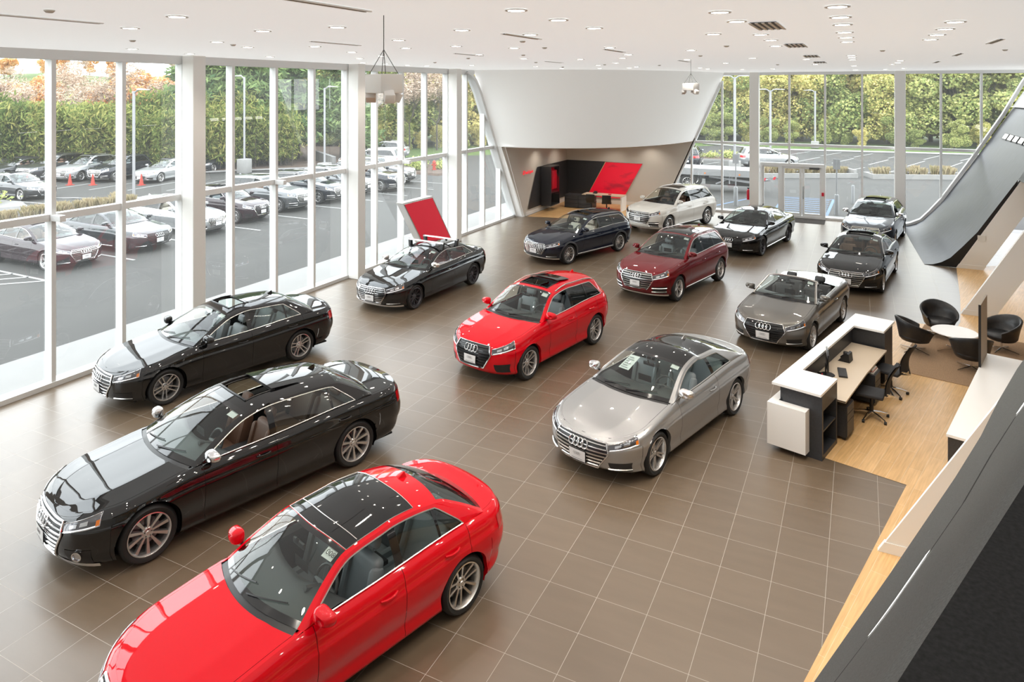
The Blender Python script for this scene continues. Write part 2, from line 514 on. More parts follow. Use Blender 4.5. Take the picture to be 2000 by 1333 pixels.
    for sgn in (1, -1):   # little fillet at the foot of the pillars
        body.poly([HG[-1][-1 if sgn > 0 else 0], HG[-1][-2 if sgn > 0 else 1], T(Xc, .93 * sgn), T(Xc, sgn)][::sgn], 0)
    # ---------------- tail deck
    db = pchip([(xR, 0), (Xb, bowR)])
    lip = S.get('lip', .0)
    def deck_pt(X, b):
        e = R(X + db(X) * b * b, 1); t = (X - xR) / max(Xb - xR, .01)
        cr_ = dcr * min(1, t * 3) if t < .34 else dcr
        z = e.z + cr_ * (1 - abs(b) ** 2.4)
        if lip: z += lip * math.exp(-((X - (xR + .10)) / .07) ** 2) * (1 - abs(b) ** 6)
        return Vector((e.x, b * e.y, z))
    DX = [xR + (Xb - xR) * t for t in (0, .003, .012, .03, .06, .10, .15, .22, .30, .4, .52, .65, .8, .92, 1)]
    if cab: DX = [xR + (ra + .14 - xR) * t for t in (0, .003, .012, .03, .06, .10, .15, .22, .30, .4, .52, .65, .8, .92, 1)]
    DG = [[deck_pt(X, b) for b in bl] for X in DX]
    trunk = MB().quadgrid(DG, 0, flip=True, skip=lambda i, j: j < 2 or j > nb - 4 or i < 2)
    for i in range(len(DG) - 1):
        for j in range(nb - 1):
            if 2 <= j <= nb - 4 and i >= 2: continue
            sm = (j == 1 or j == nb - 3) and i >= 2
            k = len(body.v); q = [DG[i][j], DG[i + 1][j], DG[i + 1][j + 1], DG[i][j + 1]]
            for p in q: body.v.append((p.x, p.y, p.z - (.006 if sm else 0)))
            body.f.append((k, k + 1, k + 2, k + 3)); body.mi.append(1 if sm else 0)
    # ---------------- greenhouse
    x1 = S['dlo_r']; kslope = S.get('dlo_k', .8)
    x0 = None; x = Xc - bowF
    while x0 is None:
        x -= .01
        if ZRp(Xof(x)) - ZS(x) > .105: x0 = x
    zbot = lambda x: ZS(x) + .016
    def ztop(x):
        if x <= x1 or x >= x0: return zbot(x)
        return max(zbot(x), min(ZRp(Xof(x)) - .032, zbot(x) + .012 + (x - x1) * kslope))
    XS = frange(Xc, Xh, 13) + frange(Xh, Xr, 15)[1:] + frange(Xr, Xb, 10)[1:]
    extra = [Xof(x0), Xof(x1)] + [Xof(lerp(x1, x1 + .35, k / 5)) for k in range(1, 6)] + [Xh - .03, Xr + .03]
    sun = S.get('sun')
    if sun: extra += [fa - sun[1], fa - sun[2]]
    XS = sorted([X for X in XS if all(abs(X - e) > .02 for e in extra) or X in (Xh, Xr)] + extra, reverse=True)
    if cab: XS = [X for X in XS if X >= Xh - .001]
    roofb = [-1, -.965, -.93, -.8, -.64, -.48, -.32, -.16, 0, .16, .32, .48, .64, .8, .93, .965, 1]
    TG = [[T(X, b) for b in roofb] for X in XS]; nr = len(roofb)
    ws, rwn, roof, band = MB(), MB(), MB(), MB()
    hdrX = Xh
    for i in range(len(XS) - 1):
        Xm = (XS[i] + XS[i + 1]) / 2
        for j in range(nr - 1):
            bm_ = (roofb[j] + roofb[j + 1]) / 2; edge = abs(bm_) > .93
            q = [TG[i][j], TG[i + 1][j], TG[i + 1][j + 1], TG[i][j + 1]]
            if edge or cab and Xm < Xh: dst, mi = body, 0
            elif Xm > hdrX: 
                dst = ws; mi = 1 if (i == 0 or abs(bm_) > .90 or XS[i + 1] <= Xh + .001) else 0
                if i == 0: mi = 1
            elif Xm > Xr:
                if sun and sun[0] == 'open' and fa - sun[2] < Xm < fa - sun[1] and abs(bm_) < .64: continue
                dst, mi = roof, 0
                if sun and sun[0] == 'glass' and fa - sun[2] < Xm < fa - sun[1] and abs(bm_) < sun[3]: mi = 1
                if S.get('blackroof'): mi = 1
            else: dst, mi = rwn, (1 if abs(bm_) > .90 else 0)
            k = len(dst.v); dst.v.extend(tuple(p) for p in q); dst.f.append((k, k + 1, k + 2, k + 3)[::-1]); dst.mi.append(mi)
    # side faces around the window opening
    for sgn in (1, -1):
        rows = []
        for X in XS:
            x = X - bow(X); yb, z_b = belt(x); zr = ZRp(X)
            zb_, zt_ = min(zbot(x), zr), min(ztop(x), zr)
            e = R(x, 1)
            col = [Vector((x, e.y, z_b)), sidep(x, z_b)] + [sidep(x, z) for z in (zb_, zt_, lerp(zt_, zr, .5), zr)]
            col[-1] = T(X, 1)
            rows.append([(p.x, sgn * p.y, p.z) for p in col])
        def skp(i, j):
            x = (XS[i] - bow(XS[i]) + XS[i + 1] - bow(XS[i + 1])) / 2
            return j == 2 and x1 < x < x0
        if not cab: body.quadgrid(rows, 0, flip=sgn < 0, skip=skp)
    if cab:   # cabin rim
        for sgn in (1, -1):
            rows = []
            for x in frange(Xc - bowF, ra + .02, 24):
                e = R(x, 1); rows.append([(x, sgn * e.y, e.z), (x, sgn * (e.y - .05), e.z + .006), (x, sgn * (e.y - .09), e.z - .03)])
            body.quadgrid(rows, 0, flip=sgn < 0)
        hd = [[T(Xh, b, o) for b in roofb] for o in (0,)]
        body.quadgrid([[T(Xh, b) for b in roofb], [T(Xh, b) + Vector((-.07, 0, -.015)) for b in roofb], [T(Xh, b) + Vector((-.06, 0, -.05)) for b in roofb], [T(Xh + .02, b) + Vector((0, 0, -.03)) for b in roofb]], 3)
    pm = [P_, M['trim'], M['grey_clad'], M['chrome']]
    ob = body.build('body', pm, root, merge=.0008, angle=40)
    hood.build('hood', pm, root, merge=.0005)
    if not S.get('notrunk'): trunk.build('trunk_lid', pm, root, merge=.0005)
    fb = parts['fb'].build('front_bumper', pm, root, merge=.0008, angle=50)
    rb = parts['rb'].build('rear_bumper', pm, root, merge=.0008, angle=50)
    cowl.build('cowl_panel', M['trim'], root)
    if S.get('clad'): clad.build('wheel_arch_cladding', M['grey_clad'], root)
    doors = {}
    for key, nm in (('fd', 'front_door'), ('rd', 'rear_door')):
        for sgn in (1, -1):
            if (key, sgn) in parts: doors[(key, sgn)] = parts[(key, sgn)].build(nm, pm, root, merge=.0008, angle=40)
    gl = M[S.get('ws_glass', 'glassclear')]
    wso = ws.build('windshield', [gl, M['gloss']], root, merge=.0005)
    if not cab:
        roof.build('roof', [P_, M['roofglass']], root, merge=.0005)
        rwn.build('rear_window', [M['glass'], M['gloss']], root, merge=.0005)
    # side glass
    xB = seams[1] + .01; xC = S.get('xC')
    cuts = []
    if not cab:
        segs = [('front_side_window', xB + .05, x0)]
        if xC is not None: segs += [('rear_side_window', xC + .018, xB - .05), ('quarter_window', x1, xC - .018)]
        else: segs += [('quarter_window', x1, xB - .05)]
        pil = [(xB - .05, xB + .05)] + ([(xC - .018, xC + .018)] if xC is not None else [])
        for sgn in (1, -1):
            for nm, a, b_ in segs:
                if nm == 'front_side_window' and S.get('open'): continue
                P = [[(lambda p: (p.x, sgn * (p.y - .006), p.z))(sidep(x, lerp(zbot(x), ztop(x), k / 4))) for k in range(5)] for x in frange(b_, a, 12)]
                dark = S.get('privacy') and nm != 'front_side_window'
                MB().quadgrid(P, 0, flip=sgn < 0).build(nm, M['glassdark'] if dark else M['glassclear'], root)
            for a, b_ in pil:
                bp = MB()
                bp.quadgrid([[(lambda p: (p.x, sgn * (p.y + .002), p.z))(sidep(x, lerp(zbot(x) - .002, ztop(x) + .002, k / 5))) for k in range(6)] for x in frange(b_, a, 3)], 0, flip=sgn < 0)
                bp.build('door_pillar', M['gloss'], root)
            ol = [sidep(x, zbot(x), .004) for x in frange(x1, x0, 26)] + [sidep(x, ztop(x), .004) for x in frange(x0, x1, 40)]
            MB().tube([(p.x, sgn * p.y, p.z) for p in ol], .009, 5, closed=True).build('window_trim', M[S.get('wtrim', 'alu')], root)
    else:
        for sgn in (1, -1):
            ol = [R(x, 1) + Vector((0, -.03, .006)) for x in frange(ra + .25, Xc - bowF, 30)]
            MB().tube([(p.x, sgn * p.y, p.z) for p in ol], .010, 5).build('window_trim', M['alu'], root)
            # raised glass at rear quarter and front triangle
            xq = ra + .62
            P = [[Vector((x, sgn * (R(x, 1).y - .035 - .10 * k / 3 * min(1, (x - ra - .25) / .3)), ZS(x) + k / 3 * min(.30, max(0, (x - ra - .22) * .9)))) for k in range(4)] for x in frange(xq, ra + .22, 8)]
            MB().quadgrid(P, 0).build('quarter_window', M['glassclear'], root)
        MB().tube([T(Xc - (Xc - Xh) * k / 12, .985) + Vector((0, 0, .004)) for k in range(13)], .014, 6).build('windshield_frame', M['alu'], root)
        MB().tube([T(Xc - (Xc - Xh) * k / 12, -.985) + Vector((0, 0, .004)) for k in range(13)], .014, 6).build('windshield_frame', M['alu'], root)
        MB().tube([T(Xh, b, .004) for b in frange(-.985, .985, 14)], .016, 6).build('windshield_frame', M['alu'], root)
    # sunroof panel
    if sun and sun[0] == 'open':
        Xa, Xz = fa - sun[1], fa - sun[2]
        rim = MB(); per = [T(Xa, b) for b in frange(-.64, .64, 9)] + [T(X, .64) for X in frange(Xa, Xz, 6)[1:]] + [T(Xz, b) for b in frange(.64, -.64, 9)[1:]] + [T(X, -.64) for X in frange(Xz, Xa, 6)[1:]]
        rim.quadgrid([[p + Vector((0, 0, .003)) for p in per], [p + Vector((0, 0, -.06)) for p in per]], 0)
        rim.tube([T(X, s_) + Vector((0, 0, .002)) for s_ in (.64,) for X in frange(Xa, Xz, 5)], .012, 5).tube([T(X, -.64) + Vector((0, 0, .002)) for X in frange(Xa, Xz, 5)], .012, 5).tube([T(Xa, b, .006) for b in frange(-.64, .64, 8)], .016, 5)
        so = rim.build('sunroof_frame', M['trim'], root)
        sl = sun[3]
        P = [[T(Xz + .06 - (Xa - Xz) * 1.02 * k / 5, b) + Vector((0, 0, lerp(sl, sl * .4, k / 5))) for b in frange(-.66, .66, 9)] for k in range(6)]
        pn = MB().quadgrid(P, 0, flip=False).quadgrid([[p + Vector((0, 0, -.012)) for p in row] for row in P], 1)
        e = P[0]; pn.quadgrid([P[0], [p + Vector((0, 0, -.012)) for p in P[0]]], 1)
        pn.build('sunroof_panel', [M['roofglass'], M['trim']], root)
    if sun and sun[0] == 'glass':
        b_ = sun[3]; Xa, Xz = fa - sun[1], fa - sun[2]
        per = [T(Xa, b, .003) for b in frange(-b_, b_, 12)] + [T(X, b_, .003) for X in frange(Xa, Xz, 8)[1:]] + [T(Xz, b, .003) for b in frange(b_, -b_, 12)[1:]] + [T(X, -b_, .003) for X in frange(Xz, Xa, 8)[1:]]
        MB().tube(per, .004, 4, closed=False).build('sunroof_seal', M[S.get('seal', 'trim')], root)
    if S.get('roofline'):
        X_ = fa - S['roofline']; MB().tube([T(X_, b, .003) for b in frange(-.9, .9, 14)], .005, 4).build('sunroof_seal', M['alu'], root)
    if S.get('rails'):
        for sgn in (1, -1):
            xs = frange(Xh - .12, Xr + .05, 12); pts = [T(X, .955 * sgn) + Vector((0, 0, .038 * min(1, 4 * k / 11 + .12, 4 * (11 - k) / 11 + .12))) for k, X in enumerate(xs)]
            MB().tube(pts, .014, 6).build('roof_rail', M['alu'], root)
    if not cab:
        p = T(Xr + .12, 0)
        MB().hexa([(p.x + .11, -.012, p.z - .01), (p.x + .11, .012, p.z - .01), (p.x - .05, .028, p.z - .01), (p.x - .05, -.028, p.z - .01)], [(p.x - .02, -.006, p.z + .055), (p.x - .02, .006, p.z + .055), (p.x - .04, .008, p.z + .055), (p.x - .04, -.008, p.z + .055)]).build('antenna_fin', [S.get('finpaint', P_)], root)
    # ---------------- grille
    at, am, ab, gt, gm, gb = S['grille']
    wg = lin([(gb, ab), (gm, am), (gt, at)])
    gz = frange(gb, gt, 11)
    gr = MB().quadgrid([[NS(True, lerp(-wg(z), wg(z), k / 16), z, .006) for k in range(17)] for z in gz], 0)
    nbar = S.get('bars', 7); style = S.get('gstyle', 'h')
    if style == 'h':
        for k in range(nbar):
            z = lerp(gb + .04, gt - .035, k / (nbar - 1)); hh = S.get('barh', .011); w_ = wg(z) - .012
            row = lambda dz, o: [NS(True, lerp(-w_, w_, i / 14), z + dz, o) for i in range(15)]
            gr.quadgrid([row(-hh, .010), row(-hh * .4, .024), row(hh * .4, .024), row(hh, .010)], 1)
    else:
        for k in range(13):
            f = -1 + 2 * k / 12; f *= .94
            z1_, z2_ = gb + .03, gt - .02
            a1, a2 = f * wg(z1_), f * wg((z2_)); hh = .012
            col = lambda da, o: [NS(True, lerp(a1, a2, i / 6) if False else f * (wg(lerp(z1_, z2_, i / 6)) - .015) + da, lerp(z1_, z2_, i / 6), o) for i in range(7)]
            gr.quadgrid([col(-hh, .010), col(-hh * .4, .026), col(hh * .4, .026), col(hh, .010)], 1)
    gro = gr.build('grille', [M['trim'], M[S.get('barmat', 'chrome')]], root)
    fr = [NS(True, a, gt, .012) for a in frange(-at, at, 15)] + [NS(True, lerp(at, am, t), lerp(gt, gm, t), .012) for t in (.35, .7, 1)] + [NS(True, lerp(am, ab, t), lerp(gm, gb, t), .012) for t in frange(0, 1, 7)[1:]] + [NS(True, a, gb, .012) for a in frange(ab, -ab, 11)[1:]] + [NS(True, -lerp(ab, am, t), lerp(gb, gm, t), .012) for t in frange(0, 1, 7)[1:]] + [NS(True, -lerp(am, at, t), lerp(gm, gt, t), .012) for t in (.3, .65)]
    MB().tube(fr, .013, 6, closed=True).build('grille_frame', M[S.get('framemat', 'chrome')], gro)
    zr_ = gt - S.get('ringdz', .085); em = MB(); rr = .054
    for k in range(4):
        c = (k - 1.5) * .080
        em.tube([NS(True, c + rr * math.cos(t), zr_ + rr * math.sin(t), .036) for t in [2 * PI * i / 20 for i in range(20)]], .0085, 6, closed=True)
    em.build('emblem', M['chrome'], gro)
    zp = S.get('platez', gm - .12); plo = MB(); plo.quadgrid([[NS(True, a, zp + dz, .040) for a in frange(-.165, .165, 5)] for dz in (-.088, .088)], 1)
    plo.quadgrid([[NS(True, a, zp + dz, .044) for a in frange(-.152, .152, 5)] for dz in (-.070, .076)], 0)
    for k in range(4):
        c = (k - 1.5) * .030; plo.tube([NS(True, c + .02 * math.cos(t), zp + .025 + .02 * math.sin(t), .046) for t in [2 * PI * i / 12 for i in range(12)]], .0025, 4, closed=True, mi=2)
    plo.quadgrid([[NS(True, a, zp + dz, .046) for a in frange(-.11, .11, 3)] for dz in (-.056, -.046)], 2)
    plo.build('license_plate', [M['plate'], M['trim'], M['plategrey']], gro)
    # ---------------- lamps, vents
    ha, hbq = S.get('lamp', ((.50, .70, .86), (1.00, .80, .99)))
    for sgn in (1, -1):
        def lp(u, v, off): 
            a = lerp(ha[0], hbq[0], u); zf = lerp(lerp(ha[1], hbq[1], u), lerp(ha[2], hbq[2], u), v)
            return NS(True, sgn * a, zf, off, True)
        hl = MB().quadgrid([[lp(u, v, .005) for v in frange(0, 1, 6)] for u in frange(0, 1, 12)], 0)
        if S.get('lampstyle', 'bar') == 'bar':
            hl.quadgrid([[lp(u, v, .009) for v in (.06, .16)] for u in frange(.06, .97, 10)], 1)
            hl.quadgrid([[lp(u, v, .009) for v in frange(.35, .72, 3)] for u in frange(.22, .42, 4)], 2)
            hl.quadgrid([[lp(u, v, .009) for v in frange(.38, .75, 3)] for u in frange(.50, .70, 4)], 2)
        else:
            hl.quadgrid([[lp(u, v, .009) for v in (.80, .93)] for u in frange(.05, .95, 10)], 1)
            for k in range(4): hl.quadgrid([[lp(u, v, .009) for v in frange(.15, .68, 3)] for u in frange(.10 + .2 * k, .24 + .2 * k, 3)], 2)
        hl.quadgrid([[lp(u, v, .010) for v in (.08, .55)] for u in frange(.90, .99, 3)], 3 if S.get('amberlamp', True) else 0)
        lamp_o = hl.build('headlight', [M['lampdark'], M['led'], M['lampclear'], M['amber']], root)
        lf = [lp(u, 0, .006) for u in frange(0, 1, 10)] + [lp(1, v, .006) for v in (.33, .66, 1)] + [lp(u, 1, .006) for u in frange(1, 0, 10)[1:]] + [lp(0, .5, .006)]
        MB().tube(lf, .006, 5, closed=True).build('headlight_rim', M['lampclear'], lamp_o)
        a0, a1, f0, f1 = S.get('vent', (.50, .94, .12, .40) if suv else (.52, .90, .10, .35))
        vt = MB().quadgrid([[NS(True, sgn * lerp(a0 + .05 * (1 - v), a1, u), lerp(f0, f1, v) , .004, True) for v in frange(0, 1, 5)] for u in frange(0, 1, 8)], 0)
        if S.get('blade', True):
            for vv in ((.2, .75) if suv else (.22,)): vt.quadgrid([[NS(True, sgn * lerp(a0, a1, u), lerp(f0, f1, vv) + dz, o, True) for dz, o in ((-.016, .006), (0, .022), (.016, .006))] for u in frange(0, 1, 8)], 1)
        vt.build('air_intake', [M['trim'], M[S.get('blademat', 'alu')]], root)
        if S.get('foglamp'):
            p = NS(True, sgn * .76, .25, .012, True); nrm = (NS(True, sgn * .76, .25, .1, True) - NS(True, sgn * .76, .25, 0, True)).normalized()
            MB().lathe([(.058, -.03), (.064, .022), (.052, .022), (.046, .004), (0, .004)], 22, 'z', mif=lambda j: 0 if j < 2 else 1).xf(Matrix.Translation(p) @ nrm.to_track_quat('Z', 'Y').to_matrix().to_4x4()).build('fog_lamp', [M['chrome'], M['lampclear']], root)
        t0, t1, u0, u1 = S.get('tlamp', (.45, 1.02, .66, .88))
        MB().quadgrid([[NS(False, sgn * lerp(t0, t1, u), lerp(u0, u1, v), .006, True) for v in frange(0, 1, 5)] for u in frange(0, 1, 10)], 0).build('tail_light', M['red_lens'], root)
    # front lip
    if S.get('liptrim'):
        MB().quadgrid([[NS(True, a, zf, o, True) for a in frange(-.98, .98, 25)] for zf, o in ((0.0, .012), (.03, .03), (.065, .008))], 0).build('bumper_lip', M[S['liptrim']], fb)
    MB().quadgrid([[NS(False, a, z, .012) for a in frange(-.16, .16, 4)] for z in (S.get('rplate', .62) - .075, S.get('rplate', .62) + .075)], 0).build('license_plate', M['plate'], rb)
    # ---------------- side strip, handles, mirrors
    if S.get('sill'):
        for sgn in (1, -1):
            MB().tube([(lambda p: (p.x, sgn * (p.y + .004), p.z))(R(x, .085)) for x in frange(fa - Ra - .04, ra + Ra + .04, 14)], .013, 5).build('sill_trim', M[S['sill']], root)
    for (key, sgn), d in doors.items():
        xh = (seams[1] + .13) if key == 'fd' else (seams[2] if seams[2] is not None else ra) + .20
        P0 = [R(x, S.get('hz', .80)) for x in frange(xh - .02, xh + .19, 5)]
        pts = [(p.x, sgn * (p.y + o), p.z) for p, o in zip(P0, (.004, .030, .036, .030, .004))]
        MB().tube(pts, [.013, .014, .013, .014, .013], 6).build('door_handle', [P_], d)
    xm = x0 - .05; ym, zm = belt(xm)
    for sgn in (1, -1):
        b = MB(); 
        rows = []
        for i in range(9):
            t = PI * i / 8; k = math.sin(t) ** .5 if 0 < i < 8 else 0
            xx = .055 * -math.cos(t) if math.cos(t) > 0 else .10 * -math.cos(t)
            sg = lambda v: math.copysign(abs(v) ** .62, v)
            rows.append([(xx * 1.0 + .02 - .10 * abs(.5 + .5 * sg(math.cos(a)) * sgn) ** 2 * .35, .118 * k * sg(math.cos(a)), (.072 - .016 * sg(math.cos(a)) * sgn) * k * sg(math.sin(a))) for a in [2 * PI * j / 20 for j in range(21)]])
        b.quadgrid(rows, 0, mif=lambda i, j: 1 if i == 0 else 0)
        c = Vector((xm + .03, sgn * (ym + .135), zm + .115))
        mo = b.xf(Matrix.Translation(c) @ Matrix.Rotation(sgn * -.12, 4, 'Z')).build('side_mirror', [M[S['mirror']] if S.get('mirror') else P_, M['blue']], root)
        MB().tube([(xm + .03, sgn * (ym - .01), zm + .03), (xm + .03, sgn * (ym + .05), zm + .045), (xm + .03, sgn * (ym + .11), zm + .075)], [.022, .02, .03], 6).build('mirror_arm', M['trim'], mo)
    # wipers
    for b0, b1 in ((-.62, .02), (.0, .66)):
        pts = [T(Xc - .035 - .02 * k, lerp(b0, b1, k / 5), .018) for k in range(6)]
        MB().tube(pts, .008, 4).build('wiper', M['trim'], root)
    # stickers
    if S.get('sticker', True):
        P = [[T(Xh + dx, b, -.012) for b in (.66, .86)] for dx in (.17, .06)]
        MB().quadgrid(P, 0).build('windshield_sticker', M['plate'], wso)
    if S.get('bigsticker'):
        P = [[T(Xh + dx, b, -.02) for b in (-.62, -.28)] for dx in (.50, .14)]
        st = MB().quadgrid(P, 0)
        for k in range(6): st.quadgrid([[T(Xh + dx, b, -.018) for b in (-.58, -.36 - .06 * (k % 2))] for dx in (.47 - .05 * k, .45 - .05 * k)], 1)
        st.build('windshield_sticker', [M['plate'], M['plategrey']], wso)
    # ---------------- cabin
    sc = S.get('seatcol', M['dash']); up = S.get('seatup', 0.0)
    fl = .27 + up
    cb = MB(); xs = [Xc - .15, fa - 1.0, 0, ra + .2, Xb + .25 if not cab else ra + .14]
    rows = []
    for x in xs:
        e = R(x, 1); yb = e.y - .035; zt_ = ZS(x) - (.012 if not cab else .03)
        rows.append([(x, -yb, zt_), (x, -yb + .05, zt_ - .05), (x, -yb + .03, fl + .1), (x, -yb + .12, fl), (x, yb - .12, fl), (x, yb - .03, fl + .1), (x, yb - .05, zt_ - .05), (x, yb, zt_)])
    cb.quadgrid(rows, 0); cb.poly(rows[0], 0); cb.poly(rows[-1], 0)
    if not cab: # parcel shelf
        e = R(Xb + .1, 1); zz = ZS(Xb + .2) + .0
        cb.quadgrid([[(ra + .10, y * (R(ra + .1, 1).y - .05), zz), (Xb + .12, y * (e.y - .10), zz)] for y in (-1, 0, 1)], 0)
    cb.box(fa - 2.1, fa - 1.05, -.12, .12, fl, fl + .28, 0)
    cb.build('cabin_floor', [S.get('lining', M['cabin'])], root)
    # dashboard
    d = MB(); rows = []
    ztop_d = ZS(Xc - .3) + .012
    for y in frange(-1, 1, 15):
        e = R(Xc - .35, 1).y - .05; hump = .045 * math.exp(-((y * e - .37) / .2) ** 2)
        xc_ = Xc - .10 - .16 * y * y
        rows.append([(xc_, y * e, ztop_d - .035), (xc_ - .22, y * e, ztop_d - .005 + hump * .4), (xc_ - .40, y * e, ztop_d + .0 + hump), (xc_ - .50, y * e, ztop_d - .04 + hump), (xc_ - .53, y * e, ztop_d - .14), (xc_ - .44, y * e, ztop_d - .35)])
    d.quadgrid(rows, 0, flip=True)
    d.quadgrid([[(Xc - .64, y, z) for z in (ztop_d + .0, ztop_d + .11)] for y in (-.13, .13)], 1)
    d.build('dashboard', [S.get('dashmat', M['dash']), M['gloss']], root, angle=60)
    xw = Xc - .70; cw = Vector((xw, .37, ztop_d - .03)); rot = Matrix.Rotation(math.radians(-25), 3, 'Y')
    sw = MB().tube([cw + rot @ Vector((0, .185 * math.cos(t), .185 * math.sin(t))) for t in [2 * PI * i / 24 for i in range(24)]], .017, 6, closed=True)
    sw.tube([cw + rot @ Vector((0, -.18, 0)), cw + rot @ Vector((.03, 0, 0)), cw + rot @ Vector((0, .18, 0))], [.02, .05, .02], 6).tube([cw + rot @ Vector((.03, 0, 0)), cw + rot @ Vector((.02, 0, -.18))], .02, 6).tube([cw, cw + rot @ Vector((.25, 0, -.02))], .03, 6)
    sw.build('steering_wheel', M['dash'], root)
    def seat(xs_, ys_, wd, nm, lean=-.30, hr=True):
        z = .385 + up; Hs = S.get('seath', .61)
        st = MB().rbox(xs_ - .22, xs_ + .30, ys_ - wd, ys_ + wd, z - .10, z + .09, .06, seg=3)
        for s_ in (1, -1): st.rbox(xs_ - .20, xs_ + .26, ys_ + s_ * (wd - .05) - .05, ys_ + s_ * (wd - .05) + .05, z - .05, z + .14, .045)
        so = st.build(nm, [sc], root)
        mt = Matrix.Translation((xs_ - .24, ys_, z + .02)) @ Matrix.Rotation(lean, 4, 'Y')
        bk = MB().rbox(-.07, .07, -wd + .03, wd - .03, 0, Hs, .065, mat=mt, seg=4)
        for s_ in (1, -1): bk.rbox(-.06, .115, s_ * (wd - .045) - .05, s_ * (wd - .045) + .05, .02, Hs - .08, .048, mat=mt)
        bk.build('backrest', [sc], so)
        if hr:
            hh = MB().rbox(-.05, .05, -.13, .13, Hs + .045, Hs + .20, .05, mat=mt, seg=4)
            hh.tube([mt @ Vector((0, -.05, Hs - .02)), mt @ Vector((0, -.05, Hs + .08))], .007, 5).tube([mt @ Vector((0, .05, Hs - .02)), mt @ Vector((0, .05, Hs + .08))], .007, 5)
            hh.build('headrest', [sc], so)
    xs1 = fa - S.get('seat1', 1.36); xs2 = S.get('seat2', ra + (.80 if cab else .52))
    for y in (.37, -.37): seat(xs1, y, .26, 'front_seat')
    for y in (.36, -.36): seat(xs2, y, .33, 'rear_seat', -.40)
    # rear view mirror
    if not cab or True:
        p = T(Xh + .16, 0); MB().rbox(p.x - .05, p.x - .02, -.11, .11, p.z - .12, p.z - .055, .012).tube([(p.x, 0, p.z - .01), (p.x - .03, 0, p.z - .08)], .012, 5).build('rear_view_mirror', M['trim'], root)
    if not cab: # headliner
        hlX = [X for X in XS if Xr - .02 <= X <= Xh + .02]
        hl = MB().quadgrid([[T(X, b * .92) + Vector((0, 0, -.035)) for b in roofb] for X in hlX], 0, skip=(lambda i, j: fa - sun[2] < (hlX[i] + hlX[i + 1]) / 2 < fa - sun[1] and abs(roofb[j] + roofb[j + 1]) / 2 < .7) if (sun and sun[0] == 'open') else None)
        hl.build('headliner', M['headliner'], root)
    # underbody
    MB().box(xR + .35, xF - .38, -hw * .80, hw * .80, gc - .01, gc + .02).build('underbody', M['under'], root)
    # ---------------- wheels
    tm, rm = wheel_meshes(r, tw, S.get('rr', .245), S.get('wheel', 'twin5'))
    ty = hw - .028 - tw / 2
    for ax in (fa, ra):
        for sgn in (1, -1):
            w = bpy.data.objects.new('wheel', tm); link(w, root); w.location = (ax, sgn * ty, r); w.rotation_euler = (0, .3 * sgn + ax, 0 if sgn > 0 else PI)
            q = bpy.data.objects.new('rim', rm); link(q, w)
            if S.get('rimmat'):
                q.material_slots[0].link = 'OBJECT'; q.material_slots[0].material = M[S['rimmat']]
    S['T'] = T; S['R'] = R; S['Xh'] = Xh; S['Xr'] = Xr; S['Xc'] = Xc; S['fa'] = fa; S['wso'] = wso; S['root'] = root
    return root

def repaint(root, new, old):
    for o in [root] + list(root.children_recursive):
        for sl in getattr(o, 'material_slots', []):
            if sl.material == old:
                sl.link = 'OBJECT'; sl.material = new
